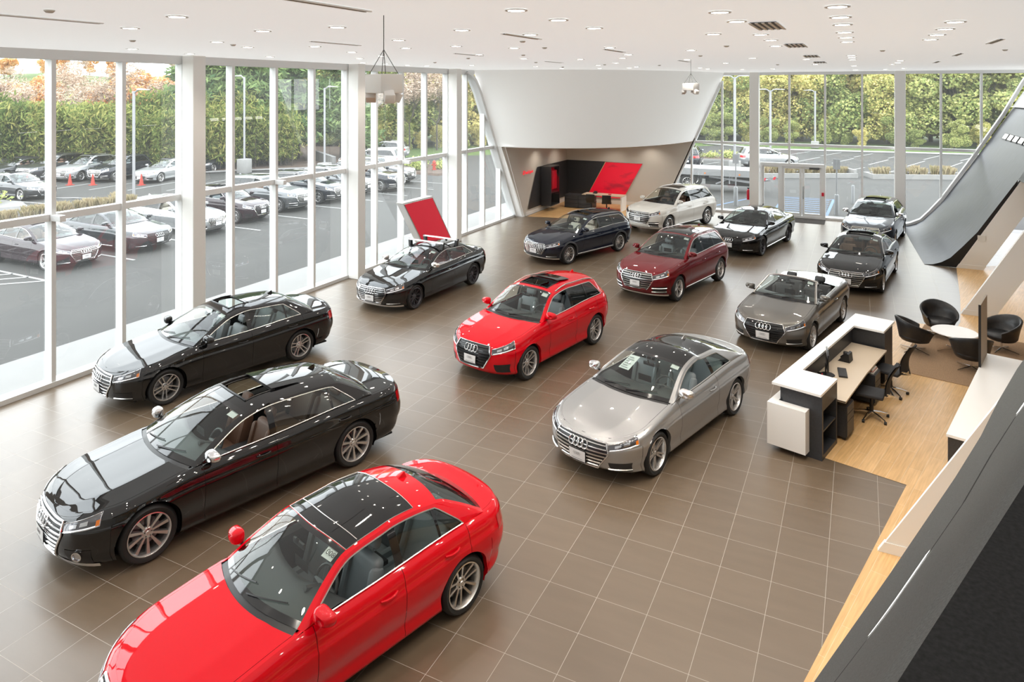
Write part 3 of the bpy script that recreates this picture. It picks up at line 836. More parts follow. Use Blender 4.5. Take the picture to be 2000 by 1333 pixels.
# ------------------------------------------------------------------ setting
TS = 0.61
CAMZ = 6.078
def room_mats():
    M['white'] = pbr('white_paint', (.86, .86, .845), .55)
    M['frame'] = pbr('white_aluminium', (.78, .785, .78), .35, spec=.5)
    M['farframe'] = pbr('pale_grey_aluminium', (.78, .785, .78), .35)
    M['column'] = pbr('column_paint', (.86, .85, .82), .5)
    M['concrete'] = pbr('concrete', (.17, .166, .16), .85, noise=.10, nscale=3)
    M['pale_concrete'] = pbr('pale_concrete', (.25, .246, .236), .8, noise=.06, nscale=2)
    M['winglass'] = thin_glass('window_glass', (.93, .965, .945), .055, haze=(.96, 1, .97), hz=.030)
    M['dark'] = pbr('dark_grey_laminate', (.035, .037, .042), .42, noise=.15, nscale=30)
    M['black'] = pbr('black', (.008, .008, .009), .5)
    M['blackgloss'] = pbr('black_glossy', (.01, .01, .012), .15)
    M['beige'] = pbr('beige_wall', (.66, .63, .58), .6)
    M['red'] = pbr('display_red', (.62, .006, .030), .35)
    M['leather'] = pbr('black_leather', (.018, .018, .019), .38, noise=.2, nscale=20)
    M['steel'] = pbr('polished_steel', (.75, .75, .76), .15, 1.0)
    M['whitetop'] = pbr('white_laminate', (.90, .89, .87), .38)
    M['woodtop'] = pbr('pale_wood_laminate', (.66, .55, .42), .45)
    M['mesh'] = pbr('black_mesh_fabric', (.022, .022, .025), .7)
    M['paper'] = pbr('paper', (.75, .74, .70), .7)
    M['lightdisc'] = emis('downlight_lens', (1, .93, .82), 30)
    M['strip'] = emis('led_strip', (1, .96, .90), 7)
    M['duct'] = pbr('vent_dark', (.09, .09, .09), .6)
    # floor tiles
    m, t, o = nt('floor_tile'); tc = t.nodes.new('ShaderNodeNewGeometry'); sp = t.nodes.new('ShaderNodeSeparateXYZ'); t.links.new(tc.outputs['Position'], sp.inputs[0])
    def grid(axis, off):
        v = mathn(t, 'DIVIDE', mathn(t, 'SUBTRACT', sp.outputs[axis], off), TS)
        fr = mathn(t, 'FRACT', v); d = mathn(t, 'ABSOLUTE', mathn(t, 'SUBTRACT', fr, .5))
        return mathn(t, 'GREATER_THAN', d, .5 - .0040), mathn(t, 'FLOOR', v)
    gx, ix = grid(0, .2324); gy, iy = grid(1, .583)
    gr = mathn(t, 'MAXIMUM', gx, gy)
    wn = t.nodes.new('ShaderNodeTexWhiteNoise'); wn.noise_dimensions = '2D'; cb = t.nodes.new('ShaderNodeCombineXYZ'); t.links.new(ix, cb.inputs[0]); t.links.new(iy, cb.inputs[1]); t.links.new(cb.outputs[0], wn.inputs['Vector'])
    ns = t.nodes.new('ShaderNodeTexNoise'); ns.inputs['Scale'].default_value = 1.3; ns.inputs['Detail'].default_value = 6
    mp = t.nodes.new('ShaderNodeMapping'); mp.inputs['Scale'].default_value = (1, 5, 1); t.links.new(tc.outputs['Position'], mp.inputs[0]); t.links.new(mp.outputs[0], ns.inputs['Vector'])
    f = mathn(t, 'ADD', mathn(t, 'MULTIPLY', wn.outputs['Value'], .35), mathn(t, 'MULTIPLY', ns.outputs['Fac'], .65))
    r = t.nodes.new('ShaderNodeValToRGB'); r.color_ramp.elements[0].position = .2; r.color_ramp.elements[1].position = .8
    r.color_ramp.elements[0].color = (.132, .094, .060, 1); r.color_ramp.elements[1].color = (.170, .124, .082, 1); t.links.new(f, r.inputs[0])
    mx = t.nodes.new('ShaderNodeMix'); mx.data_type = 'RGBA'; t.links.new(gr, mx.inputs['Factor']); t.links.new(r.outputs[0], mx.inputs['A']); mx.inputs['B'].default_value = (.46, .42, .37, 1)
    p = t.nodes.new('ShaderNodeBsdfPrincipled'); t.links.new(mx.outputs['Result'], p.inputs['Base Color']); p.inputs['Roughness'].default_value = .33; p.inputs['Specular IOR Level'].default_value = 1.0
    t.links.new(mathn(t, 'MULTIPLY_ADD', gr, .3, .33), p.inputs['Roughness'])
    t.links.new(p.outputs[0], o.inputs[0]); M['tile'] = m
    # planks
    m, t, o = nt('wood_plank'); tc = t.nodes.new('ShaderNodeNewGeometry'); mp = t.nodes.new('ShaderNodeMapping'); mp.inputs['Rotation'].default_value = (0, 0, math.radians(-75.3)); t.links.new(tc.outputs['Position'], mp.inputs[0])
    br = t.nodes.new('ShaderNodeTexBrick'); br.inputs['Scale'].default_value = 1; br.inputs['Brick Width'].default_value = 1.2; br.inputs['Row Height'].default_value = .20; br.inputs['Mortar Size'].default_value = .0028; br.inputs['Color1'].default_value = (.70, .44, .195, 1); br.inputs['Color2'].default_value = (.78, .51, .245, 1); br.inputs['Mortar'].default_value = (.80, .62, .40, 1)
    t.links.new(mp.outputs[0], br.inputs['Vector'])
    ns = t.nodes.new('ShaderNodeTexNoise'); mp2 = t.nodes.new('ShaderNodeMapping'); mp2.inputs['Scale'].default_value = (1.5, 22, 1); t.links.new(mp.outputs[0], mp2.inputs[0]); t.links.new(mp2.outputs[0], ns.inputs['Vector']); ns.inputs['Scale'].default_value = 1.5; ns.inputs['Detail'].default_value = 6
    mx = t.nodes.new('ShaderNodeMix'); mx.data_type = 'RGBA'; mx.blend_type = 'MULTIPLY'; mx.inputs['Factor'].default_value = .55; t.links.new(br.outputs['Color'], mx.inputs['A'])
    r = t.nodes.new('ShaderNodeValToRGB'); r.color_ramp.elements[0].position = .3; r.color_ramp.elements[1].position = .7; r.color_ramp.elements[0].color = (.68, .62, .55, 1); r.color_ramp.elements[1].color = (1.1, 1.08, 1.05, 1); t.links.new(ns.outputs['Fac'], r.inputs[0]); t.links.new(r.outputs[0], mx.inputs['B'])
    p = t.nodes.new('ShaderNodeBsdfPrincipled'); t.links.new(mx.outputs['Result'], p.inputs['Base Color']); p.inputs['Roughness'].default_value = .4; t.links.new(p.outputs[0], o.inputs[0]); M['wood'] = m
    # ceiling boards
    m, t, o = nt('ceiling_board_glow'); tc = t.nodes.new('ShaderNodeNewGeometry'); sp = t.nodes.new('ShaderNodeSeparateXYZ'); t.links.new(tc.outputs['Position'], sp.inputs[0])
    def cl(axis, off, size, w):
        fr = mathn(t, 'FRACT', mathn(t, 'DIVIDE', mathn(t, 'SUBTRACT', sp.outputs[axis], off), size)); return mathn(t, 'GREATER_THAN', mathn(t, 'ABSOLUTE', mathn(t, 'SUBTRACT', fr, .5)), .5 - w / size)
    g = mathn(t, 'MAXIMUM', cl(0, -.46, 1.2, .006), mathn(t, 'MULTIPLY', cl(1, 1.0, 1.2, .006), .35))
    mx = t.nodes.new('ShaderNodeMix'); mx.data_type = 'RGBA'; t.links.new(g, mx.inputs['Factor']); mx.inputs['A'].default_value = (.78, .80, .80, 1); mx.inputs['B'].default_value = (.58, .59, .59, 1)
    p = t.nodes.new('ShaderNodeBsdfPrincipled'); t.links.new(mx.outputs['Result'], p.inputs['Base Color']); p.inputs['Roughness'].default_value = .8
    p.inputs['Emission Color'].default_value = (1, 1, .985, 1); p.inputs['Emission Strength'].default_value = CEIL_GLOW  # boards glow faintly as added soft fill; the ceiling is no lamp
    t.links.new(p.outputs[0], o.inputs[0]); M['ceil'] = m
    # brushed dark slope
    m, t, o = nt('brushed_dark_panel'); tc = t.nodes.new('ShaderNodeTexCoord'); mp = t.nodes.new('ShaderNodeMapping'); mp.inputs['Scale'].default_value = (1, 14, 1.2); t.links.new(tc.outputs['Object'], mp.inputs[0])
    ns = t.nodes.new('ShaderNodeTexNoise'); ns.inputs['Scale'].default_value = 2.2; ns.inputs['Detail'].default_value = 7; t.links.new(mp.outputs[0], ns.inputs['Vector'])
    r = t.nodes.new('ShaderNodeValToRGB'); r.color_ramp.elements[0].position = .3; r.color_ramp.elements[1].position = .72; r.color_ramp.elements[0].color = (.022, .025, .034, 1); r.color_ramp.elements[1].color = (.052, .058, .076, 1); t.links.new(ns.outputs['Fac'], r.inputs[0])
    p = t.nodes.new('ShaderNodeBsdfPrincipled'); t.links.new(r.outputs[0], p.inputs['Base Color']); p.inputs['Roughness'].default_value = .42; t.links.new(p.outputs[0], o.inputs[0]); M['brushed'] = m
    M['granular'] = pbr('granular_grey', (.072, .077, .077), .6, noise=.5, nscale=160, bump=.15)
    M['fuzzy'] = pbr('black_carpet', (.008, .008, .0085), .95, noise=.8, nscale=90)
    M['rug'] = pbr('tan_carpet', (.36, .235, .14), .95, noise=.22, nscale=55, bump=.3)
    M['mat'] = pbr('entrance_mat', (.065, .058, .052), 1.0, spec=0.05, noise=.2, nscale=60)

def struct(o): o['kind'] = 'structure'; return o

def build_room():
    CE = 6.88
    struct(MB().poly([(-14.95, -6, 0), (9, -6, 0), (9, 35.7, 0), (-14.95, 35.7, 0)]).build('floor', M['tile'], smooth=False))
    wf = MB().poly([(-.57, 12.59, .004), (-1.0, 10.9, .004) if False else (-.57, 12.58, .004), (.63, 12.27, .004), (-.52, 7.73, .004), (-2.6, -.5, .004), (9, -.5, .004), (9, 33, .004), (3.4, 28.2, .004), (2.91, 27.96, .004), (2.75, 26, .004), (2.60, 24.09, .004), (2.45, 22.6, .004), (2.32, 21.45, .004), (2.2, 20.96, .004), (.78, 20.8, .004)])
    struct(wf.build('floor_wood', M['wood'], smooth=False))
    nf = MB().poly([(-14.2, 30.0, .004), (-12.4, 30.4, .004), (-10.6, 31.6, .004), (-9.3, 33.2, .004), (-8.7, 35.3, .004), (-14.3, 35.3, .004)])
    struct(nf.build('floor_niche', M['wood'], smooth=False))
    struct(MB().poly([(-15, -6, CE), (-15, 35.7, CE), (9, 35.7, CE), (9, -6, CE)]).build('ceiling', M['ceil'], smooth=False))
    struct(MB().poly([(9, -6, 0), (9, 36, 0), (9, 36, CE), (9, -6, CE)]).build('wall_right', M['beige'], smooth=False))
    struct(MB().poly([(-15, -6, 0), (9, -6, 0), (9, -6, CE), (-15, -6, CE)]).build('wall_back', M['white'], smooth=False))
    # ---- window wall along the car park
    w1 = empty('window_1'); struct(w1)
    XG = -14.86
    sl = lambda z: 29.85 - (29.85 - 25.75) * (z / CE)          # slanted end in the glass plane
    MB().box(-14.98, -14.70, -6, 29.85, 0, .10).build('sill', M['frame'], w1, smooth=False)
    MB().box(-14.98, -14.72, -6, 25.9, CE - .20, CE).build('header', M['frame'], w1, smooth=False)
    MB().box(-14.94, -14.76, -6, sl(3.45), 3.38, 3.52).build('transom', M['frame'], w1, smooth=False)
    ys = [11.6 + 1.52 * k for k in range(-11, 12)]
    for k, y in enumerate(ys):
        if y > 29: continue
        zt = CE if y < 25.75 else (29.85 - y) / (29.85 - 25.75) * CE
        MB().box(-14.955, -14.725, y - .045, y + .045, .10, zt - (.20 if y < 25.75 else .05)).build('mullion', M['frame'], w1, smooth=False)
        if k % 4 == 1 and y < 25: MB().box(-14.74, -14.42, y - .06, y + .06, 3.39, 3.51).build('bracket', M['frame'], w1, smooth=False)
    # slanted end frame with a rounded head
    pts = [(XG, sl(0) - .02, .05)] + [(XG, sl(z), z) for z in (1, 2, 3, 4, 5, 5.9)] + [(XG, sl(6.45) - .12, 6.45), (XG, sl(6.7) - .30, 6.68), (XG, sl(6.8) - .65, 6.79)]
    fr = MB(); rows = []
    for (x, y, z) in pts: rows.append([(-14.98, y - .10, z - .04), (-14.62, y - .10, z - .04), (-14.62, y + .05, z + .02), (-14.98, y + .05, z + .02), (-14.98, y - .10, z - .04)])
    fr.quadgrid(rows); fr.build('slanted_frame', M['frame'], w1, angle=50)
    edges = ys + [29.85]
    for k in range(len(edges) - 1):
        a, b = edges[k], edges[k + 1]
        if a > 29: continue
        b = min(b, 29.8)
        zt = lambda y: CE - .1 if y <= 25.75 else max(.1, (29.85 - y) / 4.10 * CE - .02)
        for lo, hi in ((.1, 3.42), (3.50, CE - .1)):
            A, B = min(hi, zt(a)), min(hi, zt(b))
            if A <= lo + .05: continue
            ps = [(XG, a, lo), (XG, b, lo)] if B > lo + .02 else [(XG, a, lo), (XG, min(b, 29.85 - lo / CE * 4.1), lo)]
            if B > lo + .02: ps += [(XG, b, B)]
            if a < 25.75 < b and hi > 4: ps += [(XG, 25.75, CE - .1)]
            elif A >= hi - .001 and B < hi - .001: ps += [(XG, 29.85 - hi / CE * 4.10, hi)]
            ps += [(XG, a, A)]
            MB().poly(ps).build('pane', M['winglass'], w1, smooth=False)
    for k, y in enumerate((-.62, 5.48, 11.53, 17.66, 23.73)):
        c = MB().rbox(-14.68, -14.28, y, y + .36, 0, CE, .015, seg=1).build('pillar', M['column'], angle=30); struct(c); c.name = 'trim_%d' % (k + 1)
    # ---- far glazing
    YG = 35.55; w2 = empty('window_2'); struct(w2)
    lx = lambda z: -9.0 + 3.05 * z / CE
    prof = [(1.35, 0), (1.75, .03), (2.05, .13), (2.4, .31), (2.74, .7), (3.17, 1.26), (4.29, 3.09), (5.38, 4.97), (6.08, 6.37), (6.38, CE)]
    rx = lin([(z, x) for x, z in prof])
    MB().box(-9.0, 1.6, YG - .12, YG + .12, 0, .10).build('sill', M['farframe'], w2, smooth=False)
    MB().box(-6.2, 6.4, YG - .10, YG + .10, CE - .14, CE).build('header', M['farframe'], w2, smooth=False)
    MB().box(lx(3.42), rx(3.42), YG - .07, YG + .07, 3.36, 3.48).build('transom', M['farframe'], w2, smooth=False)
    mx = [-7.62, -6.13, -4.55, -3.03, -1.48, .06, 1.55, 3.13, 4.60]
    for x in mx:
        z0 = .1 if -9 < x < 1.4 else [z for z in frange(0, CE, 200) if rx(z) > x][0]
        z1 = CE - .1 if x > -6 else (x + 9.0) / 3.05 * CE
        if x == -3.03: z0 = 2.55
        if x in (-1.48, -4.55): z0 = 2.56
        MB().box(x - .045, x + .045, YG - .08, YG + .08, z0, z1).build('mullion', M['farframe'], w2, smooth=False)
    rows = []
    for z in (0, 1, 2, 3, 4, 5, 6, 6.4): rows.append([(lx(z) - .06, YG - .2, z), (lx(z) + .06, YG - .2, z), (lx(z) + .06, YG + .1, z), (lx(z) - .06, YG + .1, z)])
    MB().quadgrid(rows).build('slanted_frame', M['farframe'], w2, angle=50)
    rows = []
    for x, z in prof: rows.append([(x - .07, YG - .22, z + .05), (x + .03, YG - .22, z - .02), (x + .03, YG + .1, z - .02), (x - .07, YG + .1, z + .05), (x - .07, YG - .22, z + .05)])
    MB().quadgrid(rows).build('curved_frame', M['farframe'], w2, angle=50)
    xs = [-9.0] + mx + [6.38]
    for a, b in zip(xs[:-1], xs[1:]):
        for lo, hi in ((.1, 3.4), (3.44, CE - .1)):
            if lo < 1 and -4.6 < a < -1.5: 
                lo = 2.55
            def clip(z, x):  # keep within both slanted ends
                return max(lx(z), min(rx(z), x))
            ps = [(clip(z, a), YG, z) for z in frange(hi, lo, 9)] + [(clip(z, b), YG, z) for z in frange(lo, hi, 9)]
            q = []
            for p in ps:
                if not q or (Vector(p) - Vector(q[-1])).length > .004: q.append(p)
            if len(q) < 3 or max(p[0] for p in q) - min(p[0] for p in q) < .05: continue
            MB().poly(q).build('pane', M['winglass'], w2, smooth=False)
    for k, x in enumerate((-4.55, 1.55)):
        c = MB().rbox(x - .21, x + .21, YG - .62, YG - .20, 0, CE, .02, seg=1).build('trim_%d' % (k + 6), M['column'], angle=30); struct(c)
    # ---- entrance doors
    d = empty('door_1'); struct(d)
    fr = MB().box(-4.34, -4.22, YG - .14, YG + .10, 0, 2.55).box(-1.60, -1.46, YG - .14, YG + .10, 0, 2.55).box(-4.22, -1.60, YG - .14, YG + .10, 2.40, 2.55).box(-3.46, -3.34, YG - .12, YG + .09, 0, 2.40)
    fr.build('door_frame', M['farframe'], d, smooth=False)
    for x0, x1, nm in ((-4.22, -3.46, 'side_light'), (-3.34, -2.48, 'door_leaf'), (-2.46, -1.60, 'door_leaf')):
        t_ = .10 if nm == 'door_leaf' else .06; bt = .22 if nm == 'door_leaf' else .10
        lf = MB().box(x0, x0 + t_, YG - .09, YG, .01, 2.40).box(x1 - t_, x1, YG - .09, YG, .01, 2.40).box(x0 + t_, x1 - t_, YG - .09, YG, 2.40 - t_, 2.40).box(x0 + t_, x1 - t_, YG - .09, YG, .01, bt).build(nm, M['farframe'], d, smooth=False)
        MB().poly([(x0 + t_, YG - .04, bt), (x1 - t_, YG - .04, bt), (x1 - t_, YG - .04, 2.40 - t_), (x0 + t_, YG - .04, 2.40 - t_)]).build('pane', M['winglass'], lf, smooth=False)
        if nm == 'door_leaf' and x0 > -3:
            MB().tube([(x0 + .05, YG - .15, .9), (x0 + .05, YG - .15, 1.5)], .02, 8).build('handle', M['steel'], lf)
            MB().box(x1 - .55, x1 - .12, YG - .16, YG - .09, 2.30, 2.38).build('door_closer', M['duct'], lf, smooth=False)
    # ---- big white flared wall
    mid = .5
    def ctl(t): return (-8.5 + 1.6 * (.5 - t), 27.85 + 3.2 * (t - .5))
    def sw(u, z):
        t = 1 - z / CE
        ax, ay = -14.75, 25.85 + 4.0 * t; bx, by = -6.0 - 3.0 * t, YG
        kx, ky = ctl(t); a, b, c = (1 - u) ** 2, 2 * u * (1 - u), u * u
        return Vector((a * ax + b * kx + c * bx, a * ay + b * ky + c * by, z))
    us = frange(0, 1, 49)
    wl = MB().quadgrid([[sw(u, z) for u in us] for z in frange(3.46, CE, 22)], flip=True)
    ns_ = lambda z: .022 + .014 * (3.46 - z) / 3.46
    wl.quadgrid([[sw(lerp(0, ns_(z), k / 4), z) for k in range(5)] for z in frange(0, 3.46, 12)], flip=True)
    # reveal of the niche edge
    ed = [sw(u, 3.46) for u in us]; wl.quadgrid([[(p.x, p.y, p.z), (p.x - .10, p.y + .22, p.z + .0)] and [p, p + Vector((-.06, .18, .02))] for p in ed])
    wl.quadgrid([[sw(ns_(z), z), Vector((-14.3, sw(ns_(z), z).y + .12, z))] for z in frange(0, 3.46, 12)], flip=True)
    struct(wl.build('wall_far', pbr('flared_wall_white_glow', (.88, .88, .865), .55, emit=(1, 1, .97), es=.21), angle=40))  # wall paint given a glow of its own to lift its brightness
    nc = MB()
    nc.poly([(-14.32, 27.6, 3.5), (-14.32, YG - .2, 3.5), (-14.32, YG - .2, 0), (-14.32, 29.9, 0)])
    nc.poly([(-14.32, YG - .2, 0), (-14.32, YG - .2, 3.6), (lx(3.6) , YG - .2, 3.6), (lx(0), YG - .2, 0)])
    struct(nc.build('wall_niche', M['beige'], smooth=False))
    struct(MB().poly([(-14.32, 27.5, 3.5)] + [tuple(p + Vector((0, .05, .02))) for p in ed] + [(-7.6, YG - .2, 3.5), (-14.32, YG - .2, 3.5)]).build('ceiling_niche', M['white'], smooth=False))
    struct(MB().box(-14.32, -14.29, 30.1, YG - .2, 0, .18).box(-14.3, -9.0, YG - .24, YG - .2, 0, .18).build('baseboard_niche', M['white'], smooth=False))
    # ---- dark slanted shell towards the mezzanine
    def x0y(y): return lin([(27.9, 1.98), (29, 1.92), (32, 1.78), (35.45, 1.64)])(y) - .0
    rel = [(0, .006), (.25, .04), (.5, .14), (.76, .32), (1.1, .72), (1.53, 1.26), (2.65, 3.09), (3.74, 4.97), (3.95, 5.33)]
    ysl = frange(27.95, 35.43, 12)
    sh = MB().quadgrid([[(x0y(y) + a * lerp(1.0, 1.03, (y - 28) / 7), y, z) for a, z in rel] for y in ysl], 0)
    # front end, thick black edge
    th = .62
    inner = [(max(a + th * .9, .92), z) for a, z in rel]
    e0 = [(x0y(27.95) + a, 27.95, z) for a, z in rel[:7]]; e1 = [(x0y(27.95) + a, 27.95, max(z - .0, .006)) for a, z in [(.93, .006), (.95, .03), (1.0, .08), (1.12, .25), (1.40, .72), (1.72, 1.26), (2.62, 2.80)]]
    sh.quadgrid([e0, e1], 1)
    struct(sh.build('wall_slope', [M['brushed'], M['black']], angle=50))
    # white upper soffit above slope
    struct(MB().quadgrid([[(x0y(y) + 3.95, y, 5.33), (x0y(y) + 4.05, y, 5.36), (x0y(y) + 4.95, y, CE)] for y in ysl]).build('wall_upper', M['white'], smooth=False))
    # ---- curved mezzanine front with lit slot
    LO = pchip([(-.55, -1.45), (.5, -1.08), (2.2, -.50), (3.143, -.174), (4.17, .185), (4.86, .418), (5.68, .695), (6.46, .92), (7.9, 1.36), (10.5, 2.2), (16, 3.45), (22, 4.35), (27.95, 4.63)])
    SL = pchip([(-.55, -1.15), (.5, -.80), (2.609, -.086), (2.905, .036), (3.53, .267), (3.96, .424), (4.84, .714), (5.5, .95), (8.5, 2.0), (11.5, 2.95), (17, 4.15), (23, 4.95), (27.95, 5.19)])
    UP = pchip([(-.55, -.66), (.4, -.34), (1.434, .034), (1.851, .198), (2.407, .412), (5, 1.38), (9, 2.75), (13, 3.85), (19, 5.0), (24, 5.55), (27.95, 5.73)])
    ZL = lin([(7, 3.62), (27.95, 3.09)])
    Y = [-.55, 0, .6, 1.2, 1.8, 2.4, 3.0, 3.5, 4.0, 4.6, 5.2, 5.9, 6.6, 7.5, 9, 10.5, 12.5, 15, 17, 19, 21, 23, 25, 27, 27.95]
    p_lo = lambda y: Vector((LO(y), y, ZL(y)))
    p_s0 = lambda y: Vector((SL(y), y, 4.06))
    p_up = lambda y: Vector((UP(y), y, 5.0))
    p_s1 = lambda y: p_s0(y).lerp(p_up(y), .028)
    p_in = lambda y: p_s0(y) + Vector((.05, -.02, -.012))
    band = MB()
    def strip(f, g, mi): band.quadgrid([[f(y), g(y)] for y in Y], mi)
    strip(lambda y: p_lo(y) + Vector((.12, -.04, -.06)), p_lo, 0)
    strip(p_lo, lambda y: p_lo(y).lerp(p_s0(y), .5), 0); strip(lambda y: p_lo(y).lerp(p_s0(y), .5), p_s0, 0)
    strip(p_s0, p_in, 2); strip(p_in, p_s1, 2)
    strip(p_s1, lambda y: p_s1(y).lerp(p_up(y), .94), 0); strip(lambda y: p_s1(y).lerp(p_up(y), .94), lambda y: p_up(y) + Vector((.02, -.01, .012)), 0)
    strip(lambda y: p_up(y) + Vector((.02, -.01, .012)), lambda y: p_up(y) + Vector((3.2, -1.0, .012)), 1)
    struct(band.build('wall_mezzanine', [M['granular'], M['fuzzy'], M['black']], angle=40))
    bal = MB().quadgrid([[p_lo(y) + Vector((.12, -.04, -.06)), (9, y, 3.03)] for y in Y]); struct(bal.build('ceiling_mezzanine', M['white'], smooth=False))
    lit = [(2.88, 3.50), (5.26, 8.6)] + [(y, y + .9) for y in frange(10, 26.5, 11)]
    for a, b in lit:
        o = MB().quadgrid([[p_s0(y).lerp(p_s1(y), .02) + Vector((-.003, 0, .002)), p_s0(y).lerp(p_s1(y), .98) + Vector((-.003, 0, .002))] for y in frange(a, b, 8)]).build('slot_light', M['strip'], smooth=False)
        tag(o, 'thin white linear light set in the slot of the dark balcony front', 'light', 'linear lights in the balcony slot')
    # lamps in the far dark slope
    for k in range(5):
        y = 33.05 - .85 * k; z = 4.2; x = x0y(y) + 3.294 * lerp(1.0, 1.03, (y - 28) / 7)
        a = math.atan2(1.88, 1.09)
        mt = Matrix.Translation((x - .03, y, z + .015)) @ Matrix.Rotation(-a, 4, 'Y')
        f = empty('recessed_lamp'); tag(f, 'small square lamp recessed in the brushed dark leaning wall', 'lamp', 'square lamps in the leaning wall')
        MB().box(-.14, .14, -.42, .42, -.004, .006, mat=mt).build('housing', M['black'], f, smooth=False)
        MB().box(-.10, .10, -.30, .30, .006, .014, mat=mt).build('lens', M['strip'], f, smooth=False)
    # ---- white slanted fins
    def fin(x, y, wx, th_, z1, nm):
        s = 1 / 1.70
        b = [(x, y, 0), (x + wx, y, 0), (x + wx, y + th_, 0), (x, y + th_, 0)]
        f = MB().hexa(b, [(p[0] + z1 * s, p[1], z1) for p in b]).build(nm, M['white'], smooth=False); struct(f)
        e = [(p[0] + (-.012 if i in (0, 3) else .012), p[1] + (-.012 if i < 2 else .012), 0) for i, p in enumerate(b)]
        h = .14; g = MB().hexa(e, [(p[0] + h * s, p[1], h) for p in e]).build('baseboard_' + nm.split('_')[-1], M['white'], smooth=False); struct(g)
    fin(2.91, 27.93, .75, .25, 3.56, 'wall_fin_far'); fin(2.43, 22.24, .74, .12, 3.6, 'wall_fin_middle'); fin(.21, 10.36, .80, .05, 3.58, 'wall_fin_near')
    # dark passage behind the fins
    struct(MB().box(5.3, 8.9, 30.0, 30.1, 0, 3.0).build('wall_passage', pbr('passage_brown', (.10, .075, .055), .6), smooth=False))
    n = MB().box(-.075, .075, -.01, 0, -.095, .095).build('wall_notice', M['paper'], smooth=False); n.location = (3.62, 27.92, 1.07); n.rotation_euler = (0, math.radians(0), 0); n.scale = (1.5, 1, 1)
    tag(n, 'small white paper notice fixed to the white slanted wall behind the black edge', 'notice')

